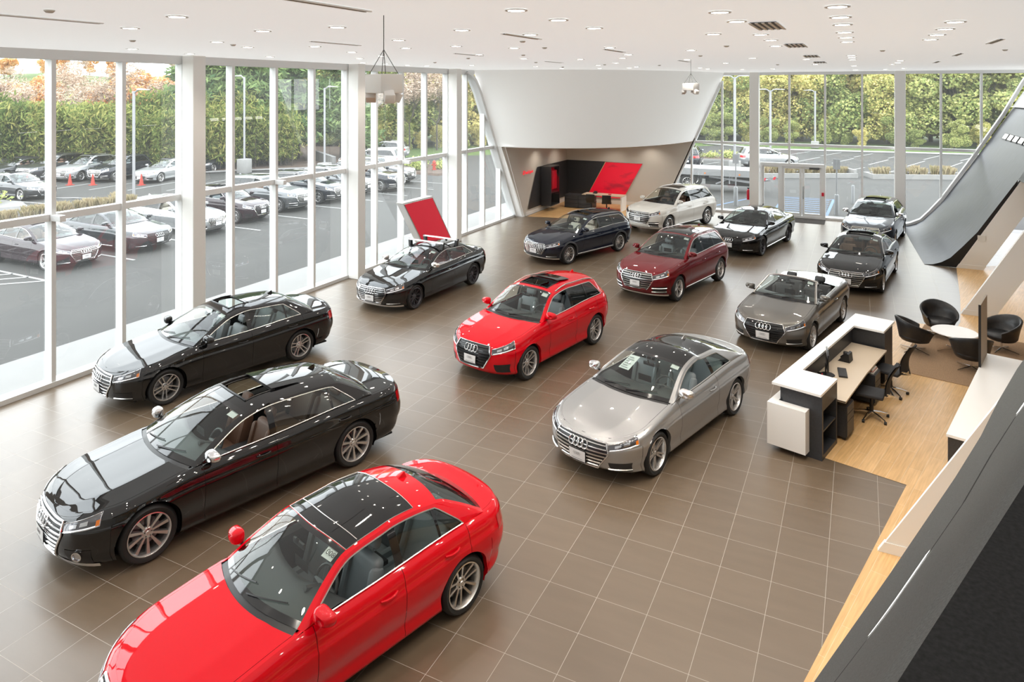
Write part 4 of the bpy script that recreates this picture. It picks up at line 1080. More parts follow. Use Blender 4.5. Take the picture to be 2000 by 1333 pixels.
def build_ceiling_items():
    DL = [(-6.7, 5.2), (-8.5, 5.9), (-7.3, 7.0), (-9.7, 8.3), (-10.4, 9.6), (-12.9, 9.0), (-13.5, 10.8), (-6.0, 7.0), (-9.1, 10.0), (-9.8, 11.9), (-13.0, 12.7), (-3.1, 6.3), (-3.1, 7.4), (-3.1, 8.6), (-4.8, 8.1), (-4.3, 9.2), (-6.7, 9.3), (-7.9, 11.2), (-11.6, 14.4), (-10.3, 13.6), (-13.5, 16.9), (-13.4, 17.9), (-13.6, 19.4), (-13.3, 20.1), (-6.7, 11.1), (-7.9, 14.1), (-6.0, 12.1), (-7.9, 16.5), (-11.7, 20.4), (-4.3, 12.8), (-4.8, 15.6), (-5.5, 17.4), (-6.7, 17.5), (-6.7, 20.5), (-7.9, 22.3), (-10.3, 22.5), (-10.3, 24.9), (-9.0, 25.6), (-7.8, 25.5), (-7.2, 24.4), (-3.1, 14.4), (-1.3, 7.4), (-1.3, 8.5), (-1.9, 10.3), (-1.3, 10.7), (-1.3, 12.0), (-1.4, 13.7), (-2.5, 18.9), (-3.7, 22.1), (-4.2, 19.0), (-5.4, 26.6), (-5.4, 28.1), (-4.3, 29.5), (-3.1, 29.3), (-1.3, 20.2), (-1.3, 24.5), (-0.2, 7.4), (-0.2, 8.5), (-0.2, 9.5), (-0.2, 10.8), (-0.2, 11.9), (-0.2, 13.0), (-0.2, 18.4), (-0.2, 19.6), (-0.2, 21.1), (-0.2, 26.7), (-0.2, 32.4), (0.9, 32.1), (1.0, 9.7), (1.0, 10.8), (1.0, 11.9), (1.0, 13.0), (1.0, 22.4), (1.0, 24.1), (0.9, 25.6), (1.5, 30.8)]
    hid = [(-.2, 6.2), (-.2, 5.0), (-1.3, 6.0), (-3.1, 4.0), (-1.3, 4.2), (-6.7, 2.5), (-9.7, 3.0), (-4.5, 1.0), (-9.0, 0.0), (-1.0, 1.0), (-12.5, 4.5)]   # lamps behind and above the viewpoint
    proto = None; ld = bpy.data.lights.new('downlight_lamp', 'SPOT'); ld.energy = SPOT_W; ld.spot_size = math.radians(115); ld.spot_blend = .7; ld.color = (1, .915, .80); ld.shadow_soft_size = .05
    for k, (x, y) in enumerate(DL + hid):
        if proto is None:
            r = empty('downlight'); tag(r, 'round recessed downlight glowing warm white in the white ceiling', 'ceiling light', 'recessed downlights in the showroom ceiling')
            MB().lathe([(.115, 0), (.115, -.010), (.088, -.010), (.080, .012)], 24, 'z').build('trim_ring', M['white'], r)
            MB().lathe([(.086, -.004), (0, -.005)], 24, 'z').build('lens', M['lightdisc'], r)
            proto = r
        else: r = copy_tree(proto)
        r.location = (x, y, 6.872)
        lo = bpy.data.objects.new('downlight_lamp', ld); COL.objects.link(lo); lo.location = (x, y, 6.845)
    nl = bpy.data.lights.new('niche_fill', 'SPOT'); nl.energy = 55; nl.spot_size = math.radians(130); nl.spot_blend = .8; nl.color = (1, .90, .78); nl.shadow_soft_size = .06  # unseen spots added to brighten the niche, without fittings
    for x, y in ((-13.6, 31.2), (-13.4, 33.6), (-12.0, 32.2), (-11.6, 34.3), (-10.2, 33.4), (-9.6, 34.6)):
        lo = bpy.data.objects.new('niche_fill', nl); COL.objects.link(lo); lo.location = (x, y, 3.42)
    # louvred vents
    for k, (x, y, w, l) in enumerate(((-1.04, 9.27, .30, 1.05), (-1.05, 13.7, .30, 1.05), (-1.06, 18.4, .30, 1.05), (-1.08, 22.7, .30, 1.05))):
        v = empty('ceiling_vent', (x, y, 6.868)); tag(v, 'square louvred air vent flush in the white ceiling', 'vent', 'louvred vents in a line of the ceiling')
        MB().box(-w / 2, w / 2, -l / 2, l / 2, -.004, .004).build('backing', M['duct'], v, smooth=False)
        s = MB()
        for i in range(5): s.box(-w / 2 + w * i / 4 - .018, -w / 2 + w * i / 4 + .018, -l / 2, l / 2, -.012, -.004)
        s.build('slats', M['white'], v, smooth=False)
    for k, (x, y) in enumerate(((-8.2, 4.7), (-4.5, 5.1), (-8.16, 9.5), (-4.57, 9.5), (-4.56, 13.9), (-8.1, 14.0), (-8.1, 19.0), (-4.5, 20), (2.0, 14), (2.0, 19), (2.0, 24))):
        v = empty('slot_vent', (x, y, 6.868)); tag(v, 'long narrow slot diffuser flush in the white ceiling', 'vent', 'narrow slot diffusers in the ceiling')
        MB().box(-.02, .02, -.6, .6, -.004, .004).build('slot', M['duct'], v, smooth=False)
        MB().box(-.05, -.02, -.62, .62, -.008, .004).box(.02, .05, -.62, .62, -.008, .004).build('rim', M['white'], v, smooth=False)
    for k, (x, y) in enumerate(((-7.3, 4.2), (-10.6, 7.4), (-10.0, 8.9), (-5.0, 10.4), (-5.4, 12.2), (-9, 15.5), (-7, 14.6), (-8.6, 18.8), (-7.4, 21.5), (-9.6, 23.3), (-6.0, 23.0), (-3.4, 16.8), (-2.2, 13.2), (.4, 16.2), (2.2, 12), (2.6, 17), (-2.4, 24), (-11.3, 17.5))):
        s = MB().lathe([(.05, 0), (.05, -.012), (.03, -.03), (0, -.032)], 14, 'z').build('smoke_detector', M['paper']); s.location = (x, y, 6.872)
        tag(s, 'small round sprinkler cap flush in the white ceiling', 'sprinkler', 'sprinkler caps in the ceiling')
    # hanging speaker clusters
    for k, (x, y, lb) in enumerate(((-4.59, 6.1, 'white boxy loudspeaker cluster hanging on wires before the tall side windows'), (-4.2, 19.47, 'small white loudspeaker cluster hanging before the flared white wall'))):
        s = empty('hanging_loudspeaker', (x, y, 6.03), math.radians(-26)); tag(s, lb, 'loudspeaker')
        MB().rbox(-.19, .19, -.13, .13, 0, .205, .012).build('cabinet', M['white'], s)
        for a, px, py in ((math.radians(150), -.19, -.06), (math.radians(60), .0, .12), (math.radians(-20), .20, -.04)):
            mt = Matrix.Translation((px, py, -.02)) @ Matrix.Rotation(a, 4, 'Z') @ Matrix.Rotation(math.radians(25), 4, 'Y')
            MB().rbox(-.05, .09, -.055, .055, -.055, .045, .01, mat=mt).build('horn_box', M['white'], s)
        c = MB().tube([(0, 0, .84), (0, 0, .47)], .005, 5)
        for px, py in ((-.15, -.1), (.15, -.1), (.15, .1), (-.15, .1)): c.tube([(0, 0, .47), (px, py, .20)], .004, 4)
        c.build('suspension_wire', M['duct'], s)
    cam = MB().lathe([(.05, .05), (.05, 0), (.035, -.045), (0, -.05)], 14, 'z').build('security_camera', M['duct'])
    cam.location = (-9.4, 28.72, 6.5); tag(cam, 'small grey security camera on the flared white wall', 'camera')

def build_niche():
    YB = 35.55 - .2
    # dark wall panels that fold round the corner
    p = MB().poly([(-14.27, 31.35, 2.22), (-14.27, 30.29, .28), (-14.27, YB - .03, .28), (-14.27, YB - .03, 2.22)]).poly([(-14.27, YB - .03, .28), (-13.15, YB - .03, .28), (-12.08, YB - .03, 2.22), (-14.27, YB - .03, 2.22)])
    o = p.build('wall_panel', M['dark'], smooth=False); tag(o, 'dark grey panelling folded round the corner of the far niche', 'wall panel')
    c = empty('display_cabinet', (-14.25, 31.75, .26)); tag(c, 'tall black glass fronted cabinet with red jacket on the niche wall', 'cabinet')
    MB().box(0, .04, 0, 1.1, 0, 1.95).box(.04, .55, 0, .04, 0, 1.95).box(.04, .55, 1.06, 1.10, 0, 1.95).box(.04, .55, .04, 1.06, 1.91, 1.95).box(.04, .55, .04, 1.06, 0, .04).build('carcass', M['dark'], c, smooth=False)
    MB().poly([(.54, .04, .04), (.54, 1.06, .04), (.54, 1.06, 1.91), (.54, .04, 1.91)]).build('door', M['winglass'], c, smooth=False)
    MB().box(.05, .52, .05, 1.05, .62, .64).build('shelf', M['dark'], c, smooth=False)
    j = MB().rbox(-.05, .22, -.30, .30, 0, .95, .05).build('jacket', M['red']); j.location = (-13.95, 32.3, 1.05)
    tag(j, 'red sports jacket hanging inside the black niche cabinet', 'jacket')
    # red poster, slanted
    po = empty('poster', (-11.0, YB - .02, 0)); tag(po, 'slanted red poster in a pale frame on the niche back wall', 'poster')
    q = [(-2.15, 0, .30), (-.13, 0, .30), (.91, 0, 2.2), (-1.11, 0, 2.2)]
    m, t, ou = nt('poster_red_glow'); tc = t.nodes.new('ShaderNodeTexCoord'); ns = t.nodes.new('ShaderNodeTexNoise'); mp = t.nodes.new('ShaderNodeMapping'); mp.inputs['Scale'].default_value = (.5, 1, 1.6); mp.inputs['Rotation'].default_value = (0, .9, 0); t.links.new(tc.outputs['Object'], mp.inputs[0]); t.links.new(mp.outputs[0], ns.inputs[0]); ns.inputs['Scale'].default_value = 1.4; ns.inputs['Detail'].default_value = 4
    r = t.nodes.new('ShaderNodeValToRGB'); r.color_ramp.elements[0].position = .34; r.color_ramp.elements[1].position = .50; r.color_ramp.elements[0].color = (.42, .006, .025, 1); r.color_ramp.elements[1].color = (.80, .004, .03, 1)
    pr = t.nodes.new('ShaderNodeBsdfPrincipled'); t.links.new(ns.outputs['Fac'], r.inputs[0]); t.links.new(r.outputs[0], pr.inputs['Base Color']); pr.inputs['Roughness'].default_value = .4; pr.inputs['Emission Strength'].default_value = .35; t.links.new(r.outputs[0], pr.inputs['Emission Color']); t.links.new(pr.outputs[0], ou.inputs[0])  # print emits a little of its own colour, no lamp behind it
    MB().poly([(x, -.012, z) for x, y, z in q]).build('print', m, po, smooth=False)
    MB().tube([(x, -.012, z) for x, y, z in q], .03, 4, closed=True).build('poster_frame', M['steel'], po, smooth=False)
    # red wall lettering
    sg = empty('wall_sign', (-14.28, 29.72, 2.0)); tag(sg, 'small red lettering with a slanted flag mark on the niche wall', 'sign')
    fc = bpy.data.curves.new('lettering', 'FONT'); fc.materials.append(emis('sign_red', (1, .02, .04), 1.0)); fc.body = 'Audi Sport'; fc.size = .21; fc.extrude = .006
    fo = text_mesh(fc, sg); fo.rotation_euler = (PI / 2, 0, PI / 2); fo.location = (.01, .24, .01); 
    MB().poly([(.012, 0, 0), (.012, .11, 0), (.012, .18, .19), (.012, .07, .19)]).build('flag_mark', fc.materials[0], sg, smooth=False).location = (.0, .02, 0)
    # sales desk
    d = empty('sales_desk', (-13.6, 33.25, 0)); tag(d, 'pale wood topped sales desk with dark drawer block in the niche', 'desk')
    MB().box(.95, 3.05, 0, .75, .70, .745).build('desk_top', M['woodtop'], d, smooth=False)
    MB().box(2.98, 3.05, 0, .75, 0, .70).build('end_panel', M['whitetop'], d, smooth=False)
    dr = MB().box(0, 1.5, .02, .62, .02, .66).build('drawer_block', M['dark'], d, smooth=False)
    for i in range(2):
        for j in range(3): MB().box(.03 + .74 * i, .74 + .74 * i, -.005, .02, .04 + .205 * j, .235 + .205 * j).build('drawer', M['dark'], dr, smooth=False)
    ph = MB().hexa([(0, 0, 0), (.2, 0, 0), (.2, .2, 0), (0, .2, 0)], [(.02, .06, .06), (.18, .06, .06), (.18, .19, .11), (.02, .19, .11)]).build('desk_phone', M['black']); ph.location = (-12.2, 33.6, .747); tag(ph, 'small black telephone on the niche sales desk', 'telephone')
    st = MB().box(0, .14, 0, .09, 0, .045).build('stapler', M['red'], smooth=False); st.location = (-11.35, 33.55, .747); tag(st, 'small red box on the niche sales desk', 'box')
    for k, (x, lb) in enumerate(((-12.0, 'black swivel visitor chair next to the dark desk drawers'), (-11.2, 'black swivel visitor chair near the white end of the desk'))):
        c = empty('visitor_chair', (x, 32.85, 0), math.radians(10 + 8 * k)); tag(c, lb, 'chair', 'visitor chairs at the niche desk')
        MB().rbox(-.24, .24, -.22, .24, .42, .47, .03).build('seat', M['leather'], c)
        MB().rbox(-.22, .22, -.03, .03, 0, .42, .03, mat=Matrix.Translation((0, -.22, .46)) @ Matrix.Rotation(math.radians(12), 4, 'X')).build('backrest', M['leather'], c)
        b = MB().tube([(0, 0, .42), (0, 0, .10)], .03, 8)
        for i in range(4): b.tube([(0, 0, .12), (.28 * math.cos(PI / 2 * i + .7), .28 * math.sin(PI / 2 * i + .7), .02)], .016, 6)
        b.build('base', M['black'], c)

def build_sign():
    s = empty('display_board', (-13.6, 19.1, 0)); tag(s, 'leaning red display board with white edges beside the tall windows', 'display board')
    k = .74
    f = lambda y, z, x=0: (x, y + (2.27 - z) * k, z)
    MB().hexa([f(0, 0, -.26), f(1.8, 0, -.26), f(1.8, 0), f(0, 0)], [f(0, 2.27, -.26), f(1.8, 2.27, -.26), f(1.8, 2.27), f(0, 2.27)]).build('case', M['frame'], s, smooth=False)
    rp = [f(.05, .10, .006), f(1.75, .10, .006), f(1.75, 2.22, .006), f(.05, 2.22, .006)]
    MB().poly(rp).build('red_face', pbr('board_red_glow', (.66, .008, .035), .4, emit=(1, .005, .04), es=.22), s, smooth=False)  # red lifted by a glow in the paint, not by a lamp
    MB().tube(rp, .012, 4, closed=True).build('face_rim', M['steel'], s)

def frame_xy(ox, oy, deg):
    a = math.radians(deg); return Matrix.Translation((ox, oy, 0)) @ Matrix.Rotation(a, 4, 'Z')

def build_reception():
    A = -15.0
    d = empty('reception_desk', (-1.35, 12.58, 0), math.radians(A)); tag(d, 'long white topped reception counter with dark grey body and pale wood worktop', 'reception desk')
    t = MB(); z0, z1 = 1.06, 1.10
    t.box(0, .80, 0, .86, z0, z1).box(0, .215, .86, 3.95, z0, z1).box(0, .78, 3.95, 4.82, z0, z1)
    t.build('counter_top', M['whitetop'], d, smooth=False)
    b = MB()
    b.box(.10, .16, .12, 4.72, .0, 1.06)                        # spine
    b.box(.16, .80, .06, .12, .0, 1.06).box(.16, .80, .78, .84, .0, 1.06).box(.16, .20, .12, .78, 0, 1.06).box(.20, .80, .12, .78, 0, .08).box(.20, .80, .12, .78, .80, 1.06)
    b.box(.16, .76, 4.0, 4.72, .0, 1.06)
    b.build('body', M['dark'], d, smooth=False)
    MB().box(.22, .79, .12, .78, .44, .465).build('shelf', M['dark'], d, smooth=False)
    pn = MB().box(-.03, .60, -.13, .055, .10, .80)
    pn.box(-.10, .095, -.13, 4.75, .10, .80) if False else pn.box(-.03, .095, .055, 4.75, .10, .80)
    pn.build('white_front', M['whitetop'], d, smooth=False)
    MB().poly([(.165, .87, .74), (.93, .87, .74), (.86, 2.4, .74), (.84, 3.93, .74), (.165, 3.93, .74)]).poly([(.165, .87, .71), (.165, 3.93, .71), (.84, 3.93, .71), (.86, 2.4, .71), (.93, .87, .71)]).quadgrid([[(.93, .87, .71), (.93, .87, .74)], [(.86, 2.4, .71), (.86, 2.4, .74)], [(.84, 3.93, .71), (.84, 3.93, .74)]]).build('worktop', M['woodtop'], d, smooth=False)
    MB().box(.74, .79, 3.98, 4.0, .05, 1.05).build('cabinet_door', M['dark'], d, smooth=False)
    F = frame_xy(-1.35, 12.58, A)
    def at(x, y, z=0): p = F @ Vector((x, y, z)); return (p.x, p.y, p.z)
    for k, (y, lb) in enumerate(((1.0, 'black drawer pedestal on castors at the shelf end of the counter'), (2.75, 'black drawer pedestal with papers on top between the office chairs'))):
        p = empty('drawer_pedestal', at(.44, y), math.radians(A)); tag(p, lb, 'drawer pedestal', 'pedestals under the reception worktop')
        MB().box(0, .46, 0, .40, .06, .60).build('carcass', M['dark'], p, smooth=False)
        for (za, zb) in ((.07, .32), (.33, .45), (.46, .59)):
            MB().box(.46, .475, .01, .39, za, zb).build('drawer', M['dark'], p, smooth=False)
        for (cx, cy) in ((.05, .05), (.41, .05), (.41, .35), (.05, .35)): MB().lathe([(0, -.02), (.03, -.02), (.03, .02), (0, .02)], 10, 'y', c=(cx, cy, .03)).build('caster', M['black'], p)
    pf = MB().box(0, .22, 0, .31, 0, .03).box(.01, .21, .01, .30, .03, .05, 1).box(.03, .20, .02, .28, .05, .075, 0).build('paper_stack', [M['paper'], pbr('folder_red', (.5, .25, .2), .6)], smooth=False); pf.location = at(.66, 2.80, .602); pf.rotation_euler = (0, 0, math.radians(A)); tag(pf, 'stack of papers and folders on the black pedestal', 'papers')
    # monitor, phone, keyboard, mouse and cup
    m_ = empty('computer_monitor', at(.33, 1.85, .742), math.radians(A + 200)); tag(m_, 'flat computer monitor standing on the reception worktop', 'monitor')
    MB().lathe([(0, .012), (.12, .010), (.13, 0)], 20, 'z').build('base', M['black'], m_); MB().box(.02, .045, -.03, .03, .01, .2).build('stand', M['black'], m_, smooth=False)
    mo = MB().rbox(-.012, .02, -.26, .26, .12, .44, .008).build('screen', M['blackgloss'], m_)
    p = empty('desk_phone', at(.36, 2.80, .742), math.radians(A + 180)); tag(p, 'black office telephone with keypad on the reception worktop', 'telephone')
    MB().hexa([(-.12, -.11, 0), (.10, -.11, 0), (.10, .11, 0), (-.12, .11, 0)], [(-.10, -.11, .16), (-.06, -.11, .17), (-.06, .11, .17), (-.10, .11, .16)]).build('body', M['black'], p)
    MB().rbox(-.085, .075, .055, .10, .09, .125, .015, mat=Matrix.Rotation(math.radians(42), 4, 'Y') @ Matrix.Translation((-.08, 0, -.02))).build('handset', M['black'], p)
    kk = MB()
    for i in range(4):
        for j in range(4): kk.box(.0 + .03 * i, .02 + .03 * i, -.09 + .035 * j, -.065 + .035 * j, .105, .112, mat=Matrix.Rotation(math.radians(42), 4, 'Y') @ Matrix.Translation((-.08, 0, -.02)))
    kk.build('keypad', M['paper'], p, smooth=False)
    kb = empty('keyboard', at(.52, 2.10, .742), math.radians(A + 20)); tag(kb, 'black computer keyboard on the pale reception worktop', 'keyboard')
    MB().box(-.075, .075, -.22, .22, 0, .02).build('tray', M['black'], kb, smooth=False)
    ks = MB()
    for i in range(5):
        for j in range(14): ks.box(-.066 + .027 * i, -.044 + .027 * i, -.208 + .03 * j, -.184 + .03 * j, .02, .028)
    ks.build('keys', pbr('key_grey', (.05, .05, .055), .5), kb, smooth=False)
    cpp = MB().lathe([(0, 0), (.035, 0), (.04, .10), (.036, .10), (.032, .01), (0, .01)], 16, 'z').build('pen_cup', M['black']); cpp.location = at(.27, 1.58, .742); tag(cpp, 'black pen cup beside the computer monitor', 'pen cup')
    tp = MB().rbox(-.05, .05, -.03, .03, 0, .05, .01).build('tape_dispenser', M['red']); tp.location = at(.24, 1.70, .742); tag(tp, 'small red tape dispenser on the reception worktop', 'tape dispenser')
    mp_ = MB().rbox(-.06, .04, -.05, .05, 0, .06, .025).build('card_reader', M['black']); mp_.location = at(.30, 3.12, .742); tag(mp_, 'small black round topped device behind the office telephone', 'device')
    # office chairs
    for k, (x, y, rz, lb) in enumerate(((.98, 2.25, 8, 'black mesh back office chair between the two drawer pedestals'), (.98, 3.62, -6, 'black mesh back office chair at the far end of the worktop'))):
        c = empty('office_chair', at(x, y), math.radians(A + rz + 90)); tag(c, lb, 'office chair', 'office chairs at the reception worktop')
        MB().rbox(-.24, .24, -.22, .25, .43, .50, .035).build('seat', M['mesh'], c)
        rows = []
        for z in frange(.52, 1.06, 10):
            yy = -.24 - .16 * ((z - .52) / .54) + .06 * math.sin((z - .52) / .54 * PI); w = .22 * (1 - .25 * ((z - .52) / .54) ** 2) * (1 if z < 1.0 else .9)
            rows.append([(w * u, yy - .05 * (1 - u * u) + .0, z) for u in frange(-1, 1, 7)])
        MB().quadgrid(rows).quadgrid([[(p[0], p[1] - .022, p[2]) for p in r] for r in rows]).build('backrest', M['mesh'], c, angle=60)
        MB().tube([(-.20, -.26, .56), (0, -.36, .48), (.20, -.26, .56)], .016, 6).tube([(0, -.34, .48), (0, -.10, .42)], .022, 6).build('back_support', M['steel'], c)
        MB().tube([(0, 0, .43), (0, 0, .24)], .026, 8).tube([(0, 0, .26), (0, 0, .10)], .035, 8).build('gas_column', M['black'], c)
        b = MB()
        for i in range(5): a = 2 * PI * i / 5 + .3; b.tube([(0, 0, .12), (.16 * math.cos(a), .16 * math.sin(a), .10), (.30 * math.cos(a), .30 * math.sin(a), .065)], [.028, .022, .014], 6)
        bo = b.build('star_base', M['steel'], c)
        for i in range(5):
            a = 2 * PI * i / 5 + .3; MB().lathe([(0, -.022), (.03, -.022), (.03, .022), (0, .022)], 12, 'y', c=(.31 * math.cos(a), .31 * math.sin(a), .03)).build('caster', M['black'], bo)
    # credenza and screen
    c = empty('credenza', (1.18, 12.63, 0), math.radians(-14.3)); tag(c, 'long low white topped credenza with black base beside the balcony', 'credenza')
    MB().box(0, .66, 0, 4.35, .71, .75).build('top', M['whitetop'], c, smooth=False)
    cbody = MB().box(.03, .64, .03, 4.33, .04, .71).build('carcass', M['dark'], c, smooth=False)
    for i in range(6): MB().box(.015, .03, .05 + .71 * i, .74 + .71 * i, .06, .70).build('door', M['dark'], c, smooth=False)
    s = empty('partition_screen', tuple(frame_xy(1.18, 12.63, -14.3) @ Vector((.0, 3.42, .752))), math.radians(-14.3)); tag(s, 'tall thin grey privacy screen standing on the end of the credenza', 'screen')
    MB().box(0, .03, 0, .88, 0, 1.19).build('panel', pbr('screen_fabric', (.42, .37, .31), .7), s, smooth=False)
    MB().box(-.006, .036, -.012, 0, 0, 1.19).build('edge_trim', M['black'], s, smooth=False)
    # lounge corner
    rg = MB().box(0, 2.55, 0, 3.72, .004, .014).build('rug', M['rug'], smooth=False); rg.location = (.65, 17.18, 0); rg.rotation_euler = (0, 0, math.radians(-12.8)); tag(rg, 'tan rectangular carpet under the lounge chairs and round table', 'rug')
    tb = empty('coffee_table', (1.94, 18.95, .014)); tag(tb, 'low round white table on a steel cross base', 'table')
    MB().lathe([(0, .452), (.46, .452), (.475, .462), (.46, .474), (0, .474)], 40, 'z').build('table_top', M['whitetop'], tb)
    b = MB().lathe([(.035, .45), (.035, .05), (.0, .05)], 16, 'z')
    for i in range(4): a = PI / 2 * i + .35; b.tube([(.03 * math.cos(a), .03 * math.sin(a), .07), (.38 * math.cos(a), .38 * math.sin(a), .012)], [.018, .010], 6)
    b.build('base', M['steel'], tb)
    for k, (x, y, lb) in enumerate(((1.12, 18.62, 'black leather tub chair on the side of the table facing the reception counter'), (1.72, 20.02, 'black leather tub chair between the round table and the grey tiles'), (2.92, 19.55, 'black leather tub chair beyond the screen, open side to the table'), (2.14, 17.95, 'black leather tub chair half hidden behind the privacy screen'))):
        a = math.atan2(18.95 - y, 1.94 - x)
        c = empty('tub_chair', (x, y, .014), a); tag(c, lb, 'armchair', 'tub chairs round the low table')
        rows = []   # shell: ring from arm to arm round the back
        for i in range(21):
            th = lerp(-2.2, 2.2, i / 20); w = abs(th) / 2.2
            hgt = lerp(.78, .50, w ** 1.6); ca, sa = math.cos(PI + th), math.sin(PI + th)
            rr0, rr1 = .25, .395
            sec = []
            for t_, (rr, z) in enumerate(((.18, .235), (.30, .26), (.345, .36), (lerp(.36, .41, .6), lerp(.36, hgt, .6)), (.425, hgt - .01), (.405, hgt + .012), (.375, hgt), (.33, lerp(.40, hgt, .55)), (.29, .40), (.20, .385))):
                sec.append((rr * ca * 1.02 + .02, rr * sa * .98, z))
            rows.append(sec)
        sh = MB().quadgrid(rows); sh.poly(rows[0]); sh.poly(rows[-1][::-1])
        sh.build('shell', M['leather'], c, angle=70)
        MB().lathe([(0, .255), (.24, .25), (.32, .30), (.335, .37), (.30, .405), (0, .412)], 28, 'z').build('seat', M['leather'], c, angle=70)
        b = MB().lathe([(.024, .25), (.024, .04)], 12, 'z')
        for i in range(4): q = PI / 2 * i + .5; b.tube([(0, 0, .055), (.36 * math.cos(q), .36 * math.sin(q), .012)], [.02, .010], 6)
        b.build('star_base', M['steel'], c)
    mt = MB().box(-3.5, -1.45, 34.15, 35.35, .002, .012).build('door_mat', M['mat'], smooth=False); tag(mt, 'dark grey entrance mat inside the glass doors', 'mat')
    ex = empty('fire_extinguisher', (-4.83, 35.1, 0)); tag(ex, 'red fire extinguisher hanging beside the entrance pillar', 'fire extinguisher')
    MB().lathe([(0, .74), (.07, .75), (.075, .78), (.075, 1.16), (.05, 1.22), (.02, 1.24), (.02, 1.30), (0, 1.30)], 18, 'z').build('cylinder', M['red'], ex)
    MB().box(-.05, .05, -.02, .02, 1.28, 1.33).build('valve_handle', M['black'], ex, smooth=False)
    al = MB().box(-1.62, -1.52, 35.33, 35.37, 1.10, 1.26).build('alarm_box', M['red'], smooth=False); tag(al, 'small red call point on the door frame', 'alarm')
# ------------------------------------------------------------------ outdoors
GZ = -0.15
def leafmat(name, cols, tr=.35):
    m, t, o = nt(name); g = t.nodes.new('ShaderNodeNewGeometry'); r = t.nodes.new('ShaderNodeValToRGB')
    cr = r.color_ramp
    while len(cr.elements) < len(cols): cr.elements.new(.5)
    for i, c in enumerate(cols): cr.elements[i].position = i / (len(cols) - 1); cr.elements[i].color = (*[x * OUTK for x in c], 1)
    oi = t.nodes.new('ShaderNodeObjectInfo')
    f = mathn(t, 'FRACT', mathn(t, 'MULTIPLY_ADD', oi.outputs['Random'], .35, mathn(t, 'MULTIPLY', g.outputs['Random Per Island'], .72)))
    t.links.new(f, r.inputs[0])
    d = t.nodes.new('ShaderNodeBsdfDiffuse'); tl = t.nodes.new('ShaderNodeBsdfTranslucent'); mx = t.nodes.new('ShaderNodeMixShader'); mx.inputs[0].default_value = tr
    t.links.new(r.outputs[0], d.inputs[0]); t.links.new(r.outputs[0], tl.inputs[0]); t.links.new(d.outputs[0], mx.inputs[1]); t.links.new(tl.outputs[0], mx.inputs[2]); t.links.new(mx.outputs[0], o.inputs[0])
    return m

def out_mats():
    M['asphalt'] = pbr('asphalt', (.035, .0335, .030), .85, noise=.12, nscale=.6)
    M['lawn'] = pbr('lawn', (.07, .11, .025), .95, noise=.25, nscale=.8)
    M['dirt'] = pbr('mulch', (.075, .05, .036), .95, noise=.3, nscale=2)
    M['line'] = pbr('road_paint', (.30, .30, .29), .7)
    M['blue_line'] = pbr('blue_road_paint', (.07, .13, .23), .7)
    M['bark'] = pbr('bark', (.06, .05, .04), .9, noise=.3, nscale=6)
    M['galv'] = pbr('galvanised', (.30, .30, .31), .5, .2)
    M['lampwhite'] = pbr('lamp_white', (.26, .265, .27), .5)
    M['cone'] = pbr('cone_orange', (.34, .03, .015), .6)
    M['L_bamboo'] = leafmat('bamboo_leaf', [(.035, .06, .018), (.08, .11, .032), (.15, .165, .05), (.27, .25, .085)])
    M['L_green'] = leafmat('green_leaf', [(.08, .115, .045), (.17, .21, .075), (.30, .31, .12), (.44, .42, .18)])
    M['L_yellow'] = leafmat('yellow_leaf', [(.15, .18, .06), (.30, .30, .11), (.44, .38, .15), (.54, .46, .22)])
    M['L_pine'] = leafmat('pine_needle', [(.045, .085, .038), (.10, .15, .06), (.19, .24, .095)])
    M['L_autumn'] = leafmat('autumn_leaf', [(.30, .16, .08), (.46, .22, .09), (.50, .34, .16), (.36, .30, .16)])
    M['L_bare'] = leafmat('bare_twig', [(.22, .17, .14), (.32, .25, .20), (.40, .30, .22)], 0)
    M['L_dry'] = leafmat('dry_grass', [(.24, .19, .11), (.32, .27, .18), (.20, .18, .09)])

def leaves(b, pts, s, elong=1.0, droop=0.0):
    for p in pts:
        a = Vector((random.gauss(0, 1), random.gauss(0, 1), random.gauss(0, .8) - droop)).normalized()
        w = a.orthogonal(); w.rotate(Matrix.Rotation(random.uniform(0, 6.28), 3, a)); w.normalize()
        k = s * random.uniform(.6, 1.3); u = a * k * elong * .5; v = w * k * .5 / max(1, elong * .6)
        i = len(b.v); b.v += [tuple(p - u), tuple(p + v), tuple(p + u), tuple(p - v)]; b.f.append((i, i + 1, i + 2, i + 3)); b.mi.append(0)

